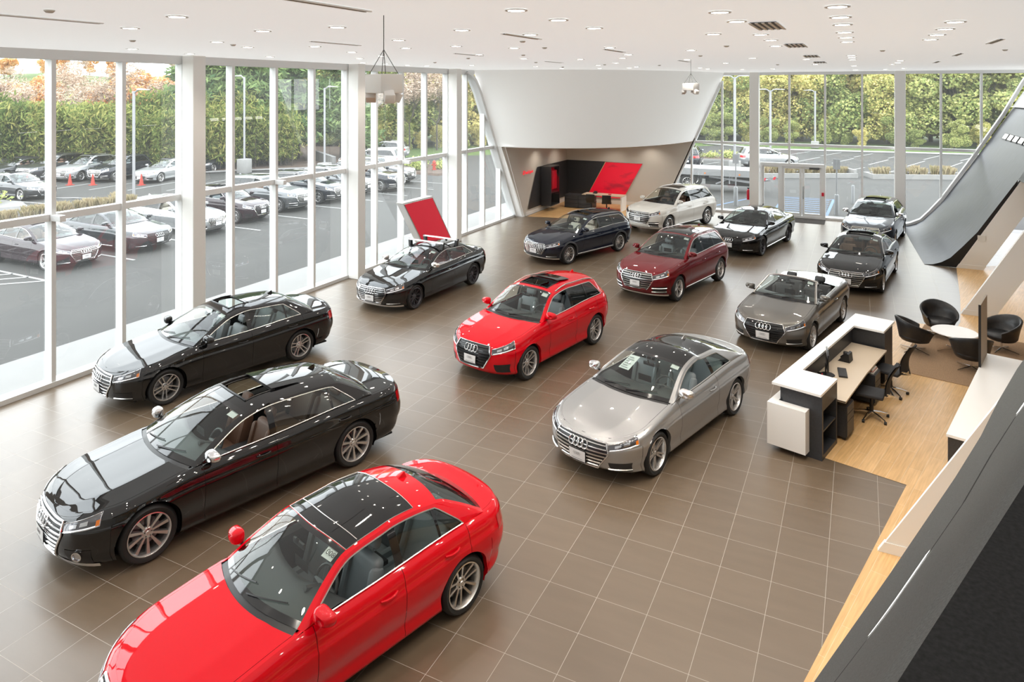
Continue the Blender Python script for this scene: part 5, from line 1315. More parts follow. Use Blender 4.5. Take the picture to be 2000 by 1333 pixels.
def plant(kind, h, label, cat, group, seed):
    random.seed(seed)
    r = empty({'bamboo': 'bamboo_clump', 'shrub': 'shrub', 'grass': 'grass_clump'}.get(kind, kind + '_tree')); tag(r, label, cat, group)
    b = MB(); st = MB()
    if kind == 'bamboo':
        P = []
        for k in range(26):
            x, y = random.gauss(0, .55), random.gauss(0, .55); l = h * random.uniform(.65, 1.0); dx, dy = x * .5 + random.gauss(0, .25), y * .5 + random.gauss(0, .25)
            c = [Vector((x + dx * t * t, y + dy * t * t, l * (t - .06 * t * t))) for t in (0, .25, .5, .75, 1)]
            st.tube(c, [.03, .028, .022, .016, .008], 4)
            for _ in range(230):
                t = random.uniform(.10, 1) ** .75; q = Vector((x + dx * t * t, y + dy * t * t, l * (t - .06 * t * t))); P.append(q + Vector((random.gauss(0, .34), random.gauss(0, .34), random.gauss(-.05, .16))))
        leaves(b, P, .17, 2.6, .9); lm = 'L_bamboo'
    elif kind in ('leafy', 'golden', 'autumn'):
        st.tube([(0, 0, 0), (.1, 0, h * .3), (0, .1, h * .62)], [.02 * h, .015 * h, .006 * h], 6)
        P = []
        for k in range(15):
            a = random.uniform(0, 6.28); rr = random.uniform(0, .30) * h; z = h * random.uniform(.16 if kind != 'autumn' else .35, .88); c = Vector((rr * math.cos(a), rr * math.sin(a), z)); R_ = h * random.uniform(.11, .19)
            if k < 9: st.tube([(0, 0, min(z, h * .5) * .8), tuple(c * .6 + Vector((0, 0, z * .35))), tuple(c)], [.008 * h, .005 * h, .002 * h], 4)
            for _ in range(640):
                v = Vector((random.gauss(0, 1), random.gauss(0, 1), random.gauss(0, 1))).normalized() * R_ * random.uniform(.55, 1.0) ** .5; v.z *= .8; P.append(c + v)
        leaves(b, P, .024 * h if kind != 'autumn' else .03 * h, 1.3); lm = {'leafy': 'L_green', 'golden': 'L_yellow', 'autumn': 'L_autumn'}[kind]
    elif kind == 'pine':
        st.tube([(0, 0, 0), (0, 0, h)], [.018 * h, .003 * h], 6); P = []
        for k in range(60):
            z = h * random.uniform(.10, .98); L = (1 - z / h) ** .7 * h * .30 + .3; a = random.uniform(0, 6.28); e = Vector((math.cos(a) * L, math.sin(a) * L, z + .12 * L - .02 * L * L))
            st.tube([(0, 0, z), tuple(e)], [.03, .01], 3)
            for _ in range(150):
                t = random.uniform(.25, 1.05); P.append(Vector((0, 0, z)).lerp(e, t) + Vector((random.gauss(0, .3), random.gauss(0, .3), random.gauss(0, .22))))
        leaves(b, P, .24, 2.4); lm = 'L_pine'
    elif kind == 'bare':
        P = []
        def br(p, d, l, w, n):
            q = p + d * l; st.tube([tuple(p), tuple(p.lerp(q, .5) + Vector((random.gauss(0, .04 * l), random.gauss(0, .04 * l), 0))), tuple(q)], [w, w * .8, w * .6], 4)
            if n == 0:
                for _ in range(60): P.append(q + Vector((random.gauss(0, .5), random.gauss(0, .5), random.gauss(.2, .5))))
                return
            for _ in range(3):
                br(q, (d + Vector((random.gauss(0, .5), random.gauss(0, .5), random.gauss(.1, .25)))).normalized(), l * random.uniform(.55, .8), w * .55, n - 1)
        br(Vector((0, 0, 0)), Vector((0, 0, 1)), h * .34, .012 * h, 4)
        leaves(b, P, .15, 3.0); lm = 'L_bare'
    elif kind == 'shrub':
        P = [Vector((random.gauss(0, .35), random.gauss(0, .35), abs(random.gauss(.28, .16)))) for _ in range(500)]
        leaves(b, P, .14, 1.4); lm = 'L_green'; st.tube([(0, 0, 0), (0, 0, .3)], .03, 5)
    else:
        for k in range(120):
            a = random.uniform(0, 6.28); x, y = random.gauss(0, .12), random.gauss(0, .12); l = h * random.uniform(.6, 1.1); s = random.uniform(.1, .45) * h
            p0 = Vector((x, y, 0)); p1 = p0 + Vector((math.cos(a) * s * .4, math.sin(a) * s * .4, l * .7)); p2 = p0 + Vector((math.cos(a) * s, math.sin(a) * s, l * .95)); w = Vector((-math.sin(a), math.cos(a), 0)) * .018
            i = len(b.v); b.v += [tuple(p0 - w), tuple(p0 + w), tuple(p1 + w), tuple(p2), tuple(p1 - w)]; b.f.append((i, i + 1, i + 2, i + 3, i + 4)); b.mi.append(0)
        lm = 'L_dry'
    if st.v: st.build('stems' if kind == 'bamboo' else 'trunk', M['bark'], r)
    b.build('leaf_crown' if kind != 'grass' else 'blades', M[lm], r, smooth=False)
    return r

_plants = {}
def put(kind, x, y, h, label, cat, group, z=GZ, var=2):
    v = random.randrange(var); key = (kind, v)
    base = {'bamboo': 5.6, 'leafy': 12, 'golden': 12, 'autumn': 9, 'pine': 10, 'bare': 10, 'shrub': 1, 'grass': .7}[kind]
    st = random.getstate()
    if key not in _plants: o = _plants[key] = plant(kind, base, label, cat, group, hash((kind == 'pine', len(kind), v)) % 1000 + v)
    else: o = copy_tree(_plants[key]); tag(o, label, cat, group)
    random.setstate(st)
    s = h / base; o.location = (x, y, z); o.rotation_euler = (0, 0, random.uniform(0, 6.28)); o.scale = (s * random.uniform(.9, 1.15), s * random.uniform(.9, 1.15), s)
    return o

def lamp_post(x, y, h, lab, base, arms=(0,), rz=0, arm=1.0):
    r = empty('lamp_post', (x, y, GZ), rz); tag(r, lab, 'lamp post', 'car park lamp posts')
    z0 = 0
    if base: MB().rbox(-.38, .38, -.38, .38, 0, base, .04).build('concrete_base', M['pale_concrete'], r); z0 = base
    else: MB().box(-.28, .28, -.28, .28, 0, .06).build('base_plate', M['pale_concrete'], r, smooth=False)
    MB().tube([(0, 0, z0), (0, 0, h)], .095, 4).build('pole', M['galv'], r, smooth=False)
    for a in arms:
        m = Matrix.Rotation(a, 4, 'Z')
        b = MB().tube([m @ Vector((0, 0, h - .15)), m @ Vector((.25, 0, h + .05)), m @ Vector((.5, 0, h + .10))], .05, 5)
        b.hexa([m @ Vector(p) for p in ((.35, -.14, h + .06), (1.15, -.09, h + .06), (1.15, .09, h + .06), (.35, .14, h + .06))], [m @ Vector(p) for p in ((.40, -.10, h + .16), (1.1, -.06, h + .10), (1.1, .06, h + .10), (.40, .10, h + .16))])
        b.build('lamp_head', M['lampwhite'], r, angle=30)

def build_outdoors():
    G = MB().poly([(-400, -120, GZ - .06), (120, -120, GZ - .06), (120, 420, GZ - .06), (-400, 420, GZ - .06)]).build('ground', M['lawn'], smooth=False); struct(G)
    struct(MB().poly([(-72, -30, GZ), (60, -30, GZ), (60, 81, GZ), (10, 78, GZ), (-8, 75.5, GZ), (-14, 79, GZ), (-26, 64, GZ), (-34, 55, GZ), (-44, 46, GZ), (-72, 46, GZ)]).build('ground_asphalt', M['asphalt'], smooth=False))
    sw = MB().box(-17.15, -14.99, -20, 40, GZ, -.08).box(-17.15, 14, 35.72, 37.1, GZ, -.08); struct(sw.build('ground_sidewalk', pbr('sidewalk', (.22, .217, .21), .8, noise=.03, nscale=2), smooth=False))
    struct(MB().box(-17.0, -15, -20, 40, -.081, -.0795).build('trim_20', M['pale_concrete'], smooth=False)) if False else None
    # raised planting bed below the bamboo
    bed = MB().hexa([(-75, 20, GZ), (-54, 29.2, GZ), (-45.2, 33.0, GZ), (-41.9, 37.6, GZ), (-38.5, 41.2, GZ), (-36, 46, GZ), (-50, 60, GZ), (-90, 40, GZ)], [(-75, 20.1, GZ + .16), (-54, 29.4, GZ + .16), (-45.3, 33.3, GZ + .16), (-42.1, 37.9, GZ + .16), (-38.6, 41.5, GZ + .16), (-36, 46, GZ + .16), (-50, 60, GZ + .16), (-90, 40, GZ + .16)])
    struct(bed.build('ground_planting_bed', M['dirt'], smooth=False))
    MBk = MB().tube([(-54, 29.0, GZ + .08), (-45.2, 32.9, GZ + .08), (-41.8, 37.5, GZ + .08), (-38.4, 41.1, GZ + .08), (-35.8, 46, GZ + .08)], .10, 4); struct(MBk.build('ground_kerb', M['concrete'], smooth=False))
    # islands
    isl = MB().hexa([(-45, 18.5, GZ), (-39.5, 19.6, GZ), (-38.5, 21.2, GZ), (-40.5, 22.0, GZ), (-46, 21, GZ)], [(-45, 18.6, GZ + .15), (-39.6, 19.7, GZ + .15), (-38.7, 21.2, GZ + .15), (-40.6, 21.9, GZ + .15), (-46, 20.9, GZ + .15)]); struct(isl.build('ground_island', M['concrete'], smooth=False))
    put('shrub', -41.5, 20.6, 1.0, 'low green shrub on the kerbed island by the dark parked sedan', 'shrub', None, GZ + .15)
    i2 = MB().hexa([(-31.5, 42.5, GZ), (-27, 42.2, GZ), (-26, 44.5, GZ), (-29, 49, GZ), (-33, 47, GZ)], [(-31.4, 42.7, GZ + .15), (-27.1, 42.4, GZ + .15), (-26.2, 44.5, GZ + .15), (-29, 48.8, GZ + .15), (-32.8, 47, GZ + .15)]); struct(i2.build('ground_island_far', M['dirt'], smooth=False))
    hy = empty('fire_hydrant', (-28.6, 44.2, GZ + .15)); tag(hy, 'orange red fire hydrant on the planted kerb island', 'hydrant')
    MB().lathe([(.16, 0), (.16, .05), (.11, .06), (.11, .5), (.14, .52), (.14, .57), (.10, .66), (.03, .72), (0, .74)], 14, 'z').build('barrel', M['cone'], hy); MB().tube([(-.2, 0, .38), (.2, 0, .38)], .06, 8).build('outlet', M['cone'], hy)
    for k in range(8): put('shrub', random.uniform(-31.5, -27), random.uniform(43.2, 47.5), random.uniform(.7, 1.1), 'low green shrub on the hydrant island', 'shrub', 'shrubs on the hydrant island', GZ + .15)
    dry = MB().hexa([(-36.6, 15.0, GZ), (-35.3, 15.0, GZ), (-34.6, 25.0, GZ), (-35.9, 25.0, GZ)], [(-36.5, 15.1, GZ + .12), (-35.4, 15.1, GZ + .12), (-34.7, 24.9, GZ + .12), (-35.8, 24.9, GZ + .12)])
    struct(dry.build('ground_dry_bed', M['dirt'], smooth=False))
    for k in range(40):
        t = k / 39; put('grass', lerp(-36, -35.2, t) + random.gauss(0, .22), lerp(15.4, 24.6, t) + random.gauss(0, .2), random.uniform(.35, .6), 'clump of dry straw coloured ornamental grass along the parking row', 'grass clump', 'dry grass between the parking rows', GZ + .1)
    # painted lines
    ln = MB(); zl = GZ + .006
    def stripe(x0, y0, x1, y1, w=.11, mi=0):
        d = Vector((x1 - x0, y1 - y0, 0)).normalized(); nx, ny = -d.y * w / 2, d.x * w / 2; ln.poly([(x0 - nx, y0 - ny, zl), (x1 - nx, y1 - ny, zl), (x1 + nx, y1 + ny, zl), (x0 + nx, y0 + ny, zl)], mi)
    for y in (16.55, 19.5, 22.5, 25.5, 28.5, 31.3, 33.6, 36.4, 39): stripe(-29.5, y, -23.6, y)
    stripe(-30, 13.5, -23.6, 13.5); stripe(-23.6, 13.5, -27.5, 9.5); 
    for k in range(7): stripe(-24.6 - .9 * k, 13.5, -27.2 - .9 * k, 10.6)
    for k in range(12): x = -54 + 2.3 * k; stripe(x, 22.9 + (x + 52) * .41, x - .9, 28.3 + (x + 52) * .41)
    for k in range(5): stripe(-44 + .9 * k, 22.6 + .35 * k, -40 + 1.0 * k, 24.6 + .35 * k, .14)
    stripe(-45, 22.2, -37.5, 25.2, .14); stripe(-37.5, 25.2, -38.8, 22.6, .14); stripe(-38.8, 22.6, -45, 21.9, .14)
    for k in range(22): x = -12 + 2.75 * k; stripe(x + 1.6, 64.3 + x * .04, x + 3.2, 69.6 + x * .04); stripe(x + 3.2, 71.0 + x * .04, x + 4.8, 75.6 + x * .04); stripe(x - .5, 57.5 + x * .12, x + 1.3, 62.0 + x * .1)
    for k in range(9): stripe(-3.95 + .02 * k, 42.6 - .68 * k, -1.55, 42.6 - .68 * k, .16, 1)
    stripe(-3.95, 37.3, -3.95, 43, .12, 1); stripe(-1.5, 37.2, -1.35, 43.2, .14, 1); stripe(-3.95, 43, -1.4, 43.1, .12, 1); stripe(-7.2, 37.4, -5.6, 41.6, .14, 1)
    struct(ln.build('ground_road_marking', [M['line'], M['blue_line']], smooth=False))
    # planters with dry grass
    for k, (a, b, lb) in enumerate((((-6.6, 51.1), (-.15, 54.35), 'long low pale planter of dry grass outside the glass doors'), ((.76, 54.2), (8.6, 57.4), 'long low pale planter of dry grass nearest the dark leaning wall'))):
        dx, dy = b[0] - a[0], b[1] - a[1]; L = math.hypot(dx, dy); p = empty('planter', (a[0], a[1], GZ), math.atan2(dy, dx)); tag(p, lb, 'planter')
        MB().box(0, L, 0, .18, 0, .32).box(0, L, 1.4, 1.58, 0, .32).box(0, .2, .18, 1.4, 0, .32).box(L - .2, L, .18, 1.4, 0, .55).build('kerb', M['pale_concrete'], p, smooth=False); MB().box(.2, L - .2, .18, 1.4, 0, .2).build('soil', M['dirt'], p, smooth=False)
        F = frame_xy(a[0], a[1], math.degrees(math.atan2(dy, dx)))
        for i in range(16):
            q = F @ Vector((random.uniform(.4, L - .4), random.uniform(.4, 1.2), 0)); put('grass', q.x, q.y, random.uniform(.5, .8), 'dry straw coloured grass clump growing in a pale planter', 'grass clump', 'dry grass in the pale planters', GZ + .2)
    # far kerb islands on that side
    f = MB().box(-24, -9.5, 61.5, 64.8, GZ, GZ + .15); struct(f.build('ground_island_back', M['pale_concrete'], smooth=False)); struct(MB().box(-23.8, -9.7, 61.7, 64.6, GZ, GZ + .17).build('ground_island_soil', M['dirt'], smooth=False))
    for k in range(9): put('shrub', -22 + 1.45 * k, 63 + random.uniform(-.6, .6), random.uniform(.7, 1.0), 'low green shrub on the long kerb island of the far car park', 'shrub', 'shrubs on the far kerb island', GZ + .16)
    struct(MB().tube([(-16, 80.5, GZ + .05), (-8, 75.4, GZ + .05), (10, 77.9, GZ + .05), (60, 81, GZ + .05)], .12, 4).build('ground_kerb_far', M['pale_concrete'], smooth=False))
    # lamp posts
    lamp_post(-36.9, 25.84, 6.1, 'grey lamp post on a flat plate before the bamboo hedge', 0, (0.1,))
    lamp_post(-40.8, 37.35, 7.1, 'grey lamp post on a tall concrete block below the pines', 1.05, (PI,))
    lamp_post(-35.49, 40.0, 6.3, 'grey lamp post on a concrete block behind the row of parked cars', .75, (0.1,))
    lamp_post(-42.6, 53.8, 8.0, 'distant grey lamp post on a concrete block beside the blossom tree', 1.0, (PI,))
    lamp_post(-8.34, 53.6, 7.1, 'double headed white lamp post outside the far glazing next to the flared wall', .9, (0, PI))
    lamp_post(-6.8, 62.3, 6.1, 'double headed white lamp post beyond the glass doors', .9, (0, PI))
    lamp_post(-4.3, 80.1, 6.0, 'single headed white lamp post at the edge of the woods', .7, (PI,))
    # door side sign posts
    for k, (x, y, lb) in enumerate(((-5.95, 38.58, 'grey sign post on a white bollard outside the pillar by the doors'), (-1.06, 38.0, 'grey sign post on a white bollard outside beside the door mat'))):
        s = empty('sign_post', (x, y, GZ)); tag(s, lb, 'sign post'); MB().lathe([(.11, 0), (.11, .95), (.09, 1.0), (0, 1.02)], 16, 'z').build('bollard', M['lampwhite'], s); MB().tube([(0, 0, 1), (0, 0, 2.7)], .035, 6).build('post', M['galv'], s); MB().box(-.16, .16, -.02, .02, 2.25, 2.75).build('sign_plate', M['galv'], s, smooth=False)
    bl = MB().lathe([(.08, 0), (.08, .95), (.06, 1.0), (0, 1.0)], 14, 'z').build('bollard', M['lampwhite']); bl.location = (-.37, 42.1, GZ); tag(bl, 'thin white bollard standing in the car park outside the doors', 'bollard')
    # cones
    for k, (x, y) in enumerate(((-49.8, 26.59), (-48.68, 27.15), (-47.1, 27.66), (-45.71, 28.08), (-44.39, 28.74), (-41.58, 30.14))):
        c = empty('traffic_cone', (x, y - .5, GZ)); tag(c, 'orange traffic cone standing before the cars parked along the bamboo', 'traffic cone', 'orange cones along the back parking row'); MB().box(-.19, .19, -.19, .19, 0, .03).build('base', M['cone'], c, smooth=False); MB().lathe([(.14, .03), (.03, .72), (0, .72)], 14, 'z').build('body', M['cone'], c)
    wl = MB().box(-3.2, 3.2, -.15, .15, 0, .9).build('retaining_wall', M['concrete'], smooth=False); wl.location = (-39.6, 44.6, GZ); wl.rotation_euler = (0, 0, math.radians(-35)); tag(wl, 'low concrete retaining wall at the end of the bamboo hedge', 'wall')
    # hedges and trees
    bl_ = [(-84, 21), (-66, 24.5), (-54, 30.4), (-45.8, 34.6), (-42.6, 39.2), (-39.8, 43.6)]
    seg = [(Vector((*a, 0)), Vector((*b, 0))) for a, b in zip(bl_, bl_[1:])]
    for row in range(2):
        for a, b in seg:
            L = (b - a).length; n = max(2, int(L / (1.75 if row == 0 else 2.2)))
            for i in range(n):
                p = a.lerp(b, i / n); nrm = Vector((-(b - a).y, (b - a).x, 0)).normalized(); p = p + nrm * (row * 1.9 + random.uniform(-.3, .3))
                put('bamboo', p.x, p.y, random.uniform(4.0, 6.0) + .7 * row, 'tall olive green bamboo clump in the hedge behind the parked cars', 'bamboo', 'bamboo hedge along the car park', GZ + .12)
    for x, y, h in ((-48, 39.5, 11), (-45.5, 42.5, 12.5), (-43.8, 46, 10.5), (-51, 41, 10), (-41.5, 49, 11), (-47.5, 46, 13), (-53, 45, 11)): put('pine', x, y, h, 'soft green pine rising behind the bamboo hedge', 'tree', 'pines behind the bamboo hedge', GZ, 2)
    # woods ring
    line = [(-62, 58), (-52, 60), (-44, 62), (-38, 70), (-31, 78), (-23, 85), (-14, 89), (-3, 90), (8, 90), (19, 92), (30, 95), (42, 99)]
    for row in range(3):
        for a, b in zip(line, line[1:]):
            n = 3
            for i in range(n):
                t = (i + random.random() * .6 + .5 * (row % 2)) / n; x, y = lerp(a[0], b[0], t), lerp(a[1], b[1], t)
                d = math.hypot(x, y); x, y = x * (1 + row * 5.5 / d) + random.uniform(-1, 1), y * (1 + row * 5.5 / d)
                k = random.random(); kind = 'leafy' if k < .5 else 'golden'
                h = random.uniform(9, 12) + row * 2.5
                put(kind, x, y, h, 'leafy green tree in the autumn woods beyond the car park' if kind == 'leafy' else 'yellowing tree in the autumn woods beyond the car park', 'tree', 'green trees of the woods' if kind == 'leafy' else 'yellowing trees of the woods', GZ, 3)
    for i in range(46):
        t = i / 45 * (len(line) - 1.001); a, b = line[int(t)], line[int(t) + 1]; t -= int(t); put('leafy' if random.random() < .55 else 'golden', lerp(a[0], b[0], t) * .965 + random.uniform(-.7, .7), lerp(a[1], b[1], t) * .965 + random.uniform(-.7, .7), random.uniform(2.2, 4.2), 'bushy undergrowth sapling at the front edge of the woods', 'bush', 'bushes at the edge of the woods', GZ - .3, 3)
    for x, y in ((-40.5, 58), (-38.5, 60)): put('bare', x, y, 8, 'bare twiggy reddish tree beside the distant lamp post', 'tree', 'bare trees by the distant lamp post', GZ, 2)
    # distant hill
    hg = []
    for i in range(25):
        u = lerp(-1, 1, i / 24); row = []
        for j in range(14):
            v = j / 13; X0, Y0 = -150 + 95 * u * .5, 95 + 95 * u * .86
            x, y = X0 - v * 110 * .86, Y0 + v * 110 * .5; row.append((x, y, GZ - .2 + 10.5 * math.sin(min(1, v * 1.7) * PI / 2) * (1 - .45 * u * u) + .6 * math.sin(i * 1.3)))
        hg.append(row)
    struct(MB().quadgrid(hg).build('hill', M['lawn']))
    for k in range(64):
        u = random.uniform(-1, .9); v = random.uniform(.1, .75); x, y = -150 + 95 * u * .5 - v * 95, 95 + 95 * u * .86 + v * 55
        z = 10.5 * math.sin(min(1, v * 1.7) * PI / 2) * (1 - .45 * u * u) - .8
        k2 = random.random(); kind = 'autumn' if k2 < .45 else ('bare' if k2 < .8 else 'golden')
        put(kind, x, y, random.uniform(4.5, 7.5), {'autumn': 'rusty autumn tree on the distant hillside', 'bare': 'bare grey brown tree on the distant hillside', 'golden': 'golden tree on the distant hillside'}[kind], 'tree', {'autumn': 'rusty trees on the hill', 'bare': 'bare trees on the hill', 'golden': 'golden trees on the hill'}[kind], z, 2)
    for x, y, h in ((-70, 33, 7.5), (-64, 37, 7.5), (-86, 35, 8), (-95, 48, 8.5), (-78, 48, 8), (-60, 42, 8)): put('bare', x, y, h, 'bare branching tree behind the bamboo hedge', 'tree', 'bare trees behind the bamboo', GZ, 2)
    for x, y, h in ((-75, 43, 7.5), (-68, 45, 7), (-88, 44, 8), (-98, 42, 8), (-82, 58, 9), (-60, 48, 8)): put('autumn', x, y, h, 'orange red autumn tree behind the bamboo hedge', 'tree', 'autumn trees behind the bamboo', GZ, 2)

def build_truck():
    t = empty('flatbed_truck', (-13.4, 43.0, GZ)); tag(t, 'white flatbed tow truck parked outside beyond the white car', 'truck')
    W = pbr('truck_white', (.26, .26, .26), .4)
    MB().box(-.3, 8.1, -.1, 2.35, 1.08, 1.36).box(-.3, 8.1, -.12, -.1, 1.0, 1.40).build('deck', W, t, smooth=False)
    ml = MB(); 
    for i in range(4): ml.lathe([(0, 0), (.05, 0), (.05, .03), (0, .03)], 8, 'y', c=(1.0 + 2 * i, -.15, 1.14))
    ml.build('marker_lights', M['amber'], t)
    MB().box(0, 7.6, .55, .75, .72, 1.08).box(0, 7.6, 1.5, 1.7, .72, 1.08).box(4.9, 7.8, .5, 1.75, .40, .72).build('chassis', M['under'], t, smooth=False)
    MB().box(-.2, 2.2, .0, .5, .36, .98).build('tool_box', M['galv'], t, smooth=False); MB().box(-.2, 2.2, -.012, .0, .86, .98).build('tool_box_stripe', M['red'], t, smooth=False)
    for i in range(2): MB().lathe([(0, 0), (.07, 0), (.07, .03), (0, .03)], 12, 'y', c=(.4 + .9 * i, -.02, .62)).build('round_lamp', M['chrome'], t)
    tm, rm = wheel_meshes(.50, .30, .30, 'multi10')
    for x in (3.9,):
        for y in (.22, 2.0):
            w = bpy.data.objects.new('wheel', tm); link(w, t); w.location = (x, y, .5); w.rotation_euler = (0, 0, PI if y < 1 else 0)
            q = bpy.data.objects.new('rim', rm); link(q, w)
    MB().tube([(5.2, .1, .95), (7.5, .1, .70), (8.7, .1, .92)], [.10, .09, .05], 6).tube([(5.6, .1, .5), (6.6, .1, .95)], .05, 6).tube([(6.4, .05, .55), (6.4, .05, 1.0)], .04, 5).build('wheel_lift', M['galv'], t)
    b = MB()
    for i in range(5): b.poly([(7.7 + .28 * i, .0, .74 + .05 * i), (7.84 + .28 * i, .0, .75 + .05 * i), (7.92 + .28 * i, .0, .92 + .05 * i), (7.78 + .28 * i, .0, .91 + .05 * i)], i % 2)
    b.build('hazard_bar', [M['red'], W], t, smooth=False)
    MB().rbox(-3.2, -.7, .0, 2.3, .6, 2.5, .18).box(-5.0, -3.1, .15, 2.15, .6, 1.5).build('cab', M['blackgloss'], t)
    for x in (-4.0,):
        for y in (.15, 2.1):
            w = bpy.data.objects.new('wheel', tm); link(w, t); w.location = (x, y, .5); w.rotation_euler = (0, 0, PI if y < 1 else 0); q = bpy.data.objects.new('rim', rm); link(q, w)
# ------------------------------------------------------------------ cars in place
def specs():
    K = {}
    black = paint('paint_black', (.0045, .0045, .005), cior=1.66); red = paint('paint_red', (.66, .001, .010)); 
    grey_leather = pbr('grey_leather', (.20, .225, .24), .5); brown = pbr('brown_leather', (.16, .085, .055), .5); cream = pbr('cream_leather', (.60, .55, .46), .55); wine = pbr('wine_leather', (.20, .025, .025), .5); dk = pbr('dark_leather', (.045, .047, .05), .5); tan = pbr('tan_leather', (.22, .12, .08), .5)
    silver = paint('paint_silver', (.40, .40, .40), .75, .30); grey = paint('paint_grey', (.155, .145, .13), .75, .3); navy = paint('paint_navy', (.005, .008, .020), cior=1.6); maroon = paint('paint_maroon', (.155, .006, .010), .25, .3); white = paint('paint_white', (.72, .70, .65)); blueblack = paint('paint_blue_black', (.025, .03, .04), .5)
    K['_p'] = dict(black=black, red=red, silver=silver, grey=grey, navy=navy, maroon=maroon, white=white, blueblack=blueblack)
    def sedan(wb, **k):
        fa, ra = wb / 2, -wb / 2
        d = dict(kind='sedan', wb=wb, seams=(fa - .70, fa - 1.76, ra - .08), xC=ra + .30, dlo_r=ra - .05); d.update(k); return d
    K['red_sedan'] = sedan(2.637, L=4.456, W=1.796, H=1.416, fo=.86, r=.325, rr=.25, zs=(.69, .83, .925, .955, .985, .965), grille=(.42, .46, .30, .665, .52, .26), paint=red, hdr=1.14, seat1=1.24, sun=('glass', 1.15, 2.12, .93), seal='alu', roofline=1.32, seatcol=grey_leather, open=True, wheel='twin5w', rimmat='alu', sill=None, lip=.02)
    K['black_limo'] = sedan(3.122, L=5.265, W=1.949, H=1.471, fo=.95, r=.36, rr=.27, zs=(.745, .875, .965, .985, 1.02, 1.0), grille=(.48, .50, .37, .70, .56, .27), bars=8, paint=black, sun=('open', 1.50, 1.98, .035), seatcol=brown, open=True, wheel='multi10', mirror='chrome', liptrim='alu', vent=(.56, .92, .08, .36), foglamp=True, blade=False, seat1=1.50)
    K['black_limo']['xC'] = -1.20
    K['black_exec'] = sedan(2.912, L=4.93, W=1.874, H=1.46, fo=.90, r=.34, rr=.25, zs=(.715, .85, .945, .965, 1.0, .985), grille=(.43, .46, .31, .675, .53, .26), bars=7, paint=black, sun=('open', 1.46, 1.92, .0), seatcol=pbr('grey_leather_light', (.24, .26, .27), .5), open=True, wheel='twin5', lip=.03, mirror=None)
    K['rack_sedan'] = sedan(2.825, L=4.745, W=1.842, H=1.404, fo=.88, r=.335, rr=.25, zs=(.70, .84, .93, .955, .985, .965), grille=(.45, .49, .34, .665, .53, .27), bars=8, barh=.010, paint=black, sun=('glass', 1.45, 2.05, .72), seatcol=wine, wheel='multi20', rimmat='rimdark', mirror='alu', liptrim='alu')
    K['red_suv'] = dict(kind='suv', L=4.385, W=1.831, H=1.60, wb=2.603, fo=.87, r=.352, rr=.255, gc=.22, zs=(.81, .96, 1.05, 1.08, 1.11, 1.08), grille=(.43, .47, .33, .79, .63, .37), seams=(.60, -.44, -1.36), xC=-1.08, dlo_r=-1.66, dlo_k=1.2, rhdr=-.40, rbase=.72, cowl=.36, hdr=1.14, seat1=1.26, paint=red, rdrop=.10, pk2=.7, sun=('open', 1.26, 1.74, .055), open=True, rails=True, seatup=.14, seatcol=grey_leather, barmat='gloss', privacy=True, wheel='twin5w', vent=(.55, .90, .12, .38), blade=False, amberlamp=False)
    K['silver_coupe'] = dict(kind='coupe', L=4.69, W=1.846, H=1.371, wb=2.764, fo=.90, r=.335, rr=.252, zs=(.665, .82, .915, .945, .985, .955), grille=(.47, .51, .35, .635, .50, .26), bars=7, barmat='alu', seams=(.68, -.66, None), xC=None, dlo_r=-1.34, dlo_k=.75, rhdr=.22, rbase=.62, paint=silver, blackroof=True, seatcol=pbr('pale_grey_leather', (.30, .34, .36), .5), open=True, wheel='star5', mirror='chrome', bigsticker=True, lip=.018, hdr=1.30)
    K['grey_cab'] = dict(kind='cab', L=4.421, W=1.793, H=1.395, wb=2.595, fo=.86, r=.325, rr=.24, zs=(.69, .83, .925, .94, .965, .95), grille=(.44, .48, .31, .67, .53, .27), barmat='gloss', seams=(.60, -.72, None), xC=None, dlo_r=-1.2, paint=grey, seatcol=dk, wheel='star5', hdr=1.18, seat1=1.28)
    K['wagon'] = dict(kind='wagon', L=4.75, W=1.842, H=1.493, wb=2.818, fo=.88, r=.345, rr=.25, gc=.23, zs=(.755, .90, .985, 1.01, 1.04, 1.0), grille=(.45, .49, .36, .72, .60, .40), gstyle='v', barmat='alu', seams=(.70, -.36, -1.46), xC=-1.12, dlo_r=-2.02, dlo_k=.9, rhdr=-.55, rbase=.83, paint=navy, rdrop=.07, pk2=.5, sun=('open', 1.46, 1.9, .03), rails=True, seatup=.05, seatcol=cream, lining=M['cabin'], open=True, clad=True, sill='alu', liptrim='alu', wheel='multi20', privacy=True)
    K['maroon_suv'] = dict(kind='suv', L=4.671, W=1.893, H=1.659, wb=2.819, fo=.89, r=.365, rr=.245, gc=.24, zs=(.86, 1.01, 1.09, 1.115, 1.145, 1.10), grille=(.48, .52, .37, .84, .68, .42), bars=7, barmat='alu', seams=(.70, -.38, -1.46), xC=-1.14, dlo_r=-1.86, dlo_k=1.15, rhdr=-.46, rbase=.78, paint=maroon, rdrop=.085, pk2=.7, sun=('glass', 1.45, 2.25, .74), rails=True, seatup=.16, seatcol=grey_leather, open=True, privacy=True, wheel='star5', sill='alu', liptrim='alu', clad=False)
    K['white_suv'] = dict(kind='suv', L=5.069, W=1.968, H=1.735, wb=2.996, fo=.93, r=.385, rr=.265, gc=.24, zs=(.93, 1.06, 1.135, 1.16, 1.19, 1.13), grille=(.52, .56, .42, .90, .74, .46), bars=6, barh=.014, barmat='alu', seams=(.80, -.34, -1.52), xC=-1.22, dlo_r=-2.12, dlo_k=1.1, rhdr=-.55, rbase=.84, paint=white, rdrop=.08, pk2=.7, sun=('glass', 1.5, 2.1, .72), rails=True, seatup=.20, seatcol=tan, open=True, privacy=True, wheel='twin5w', sill='alu', liptrim='alu')
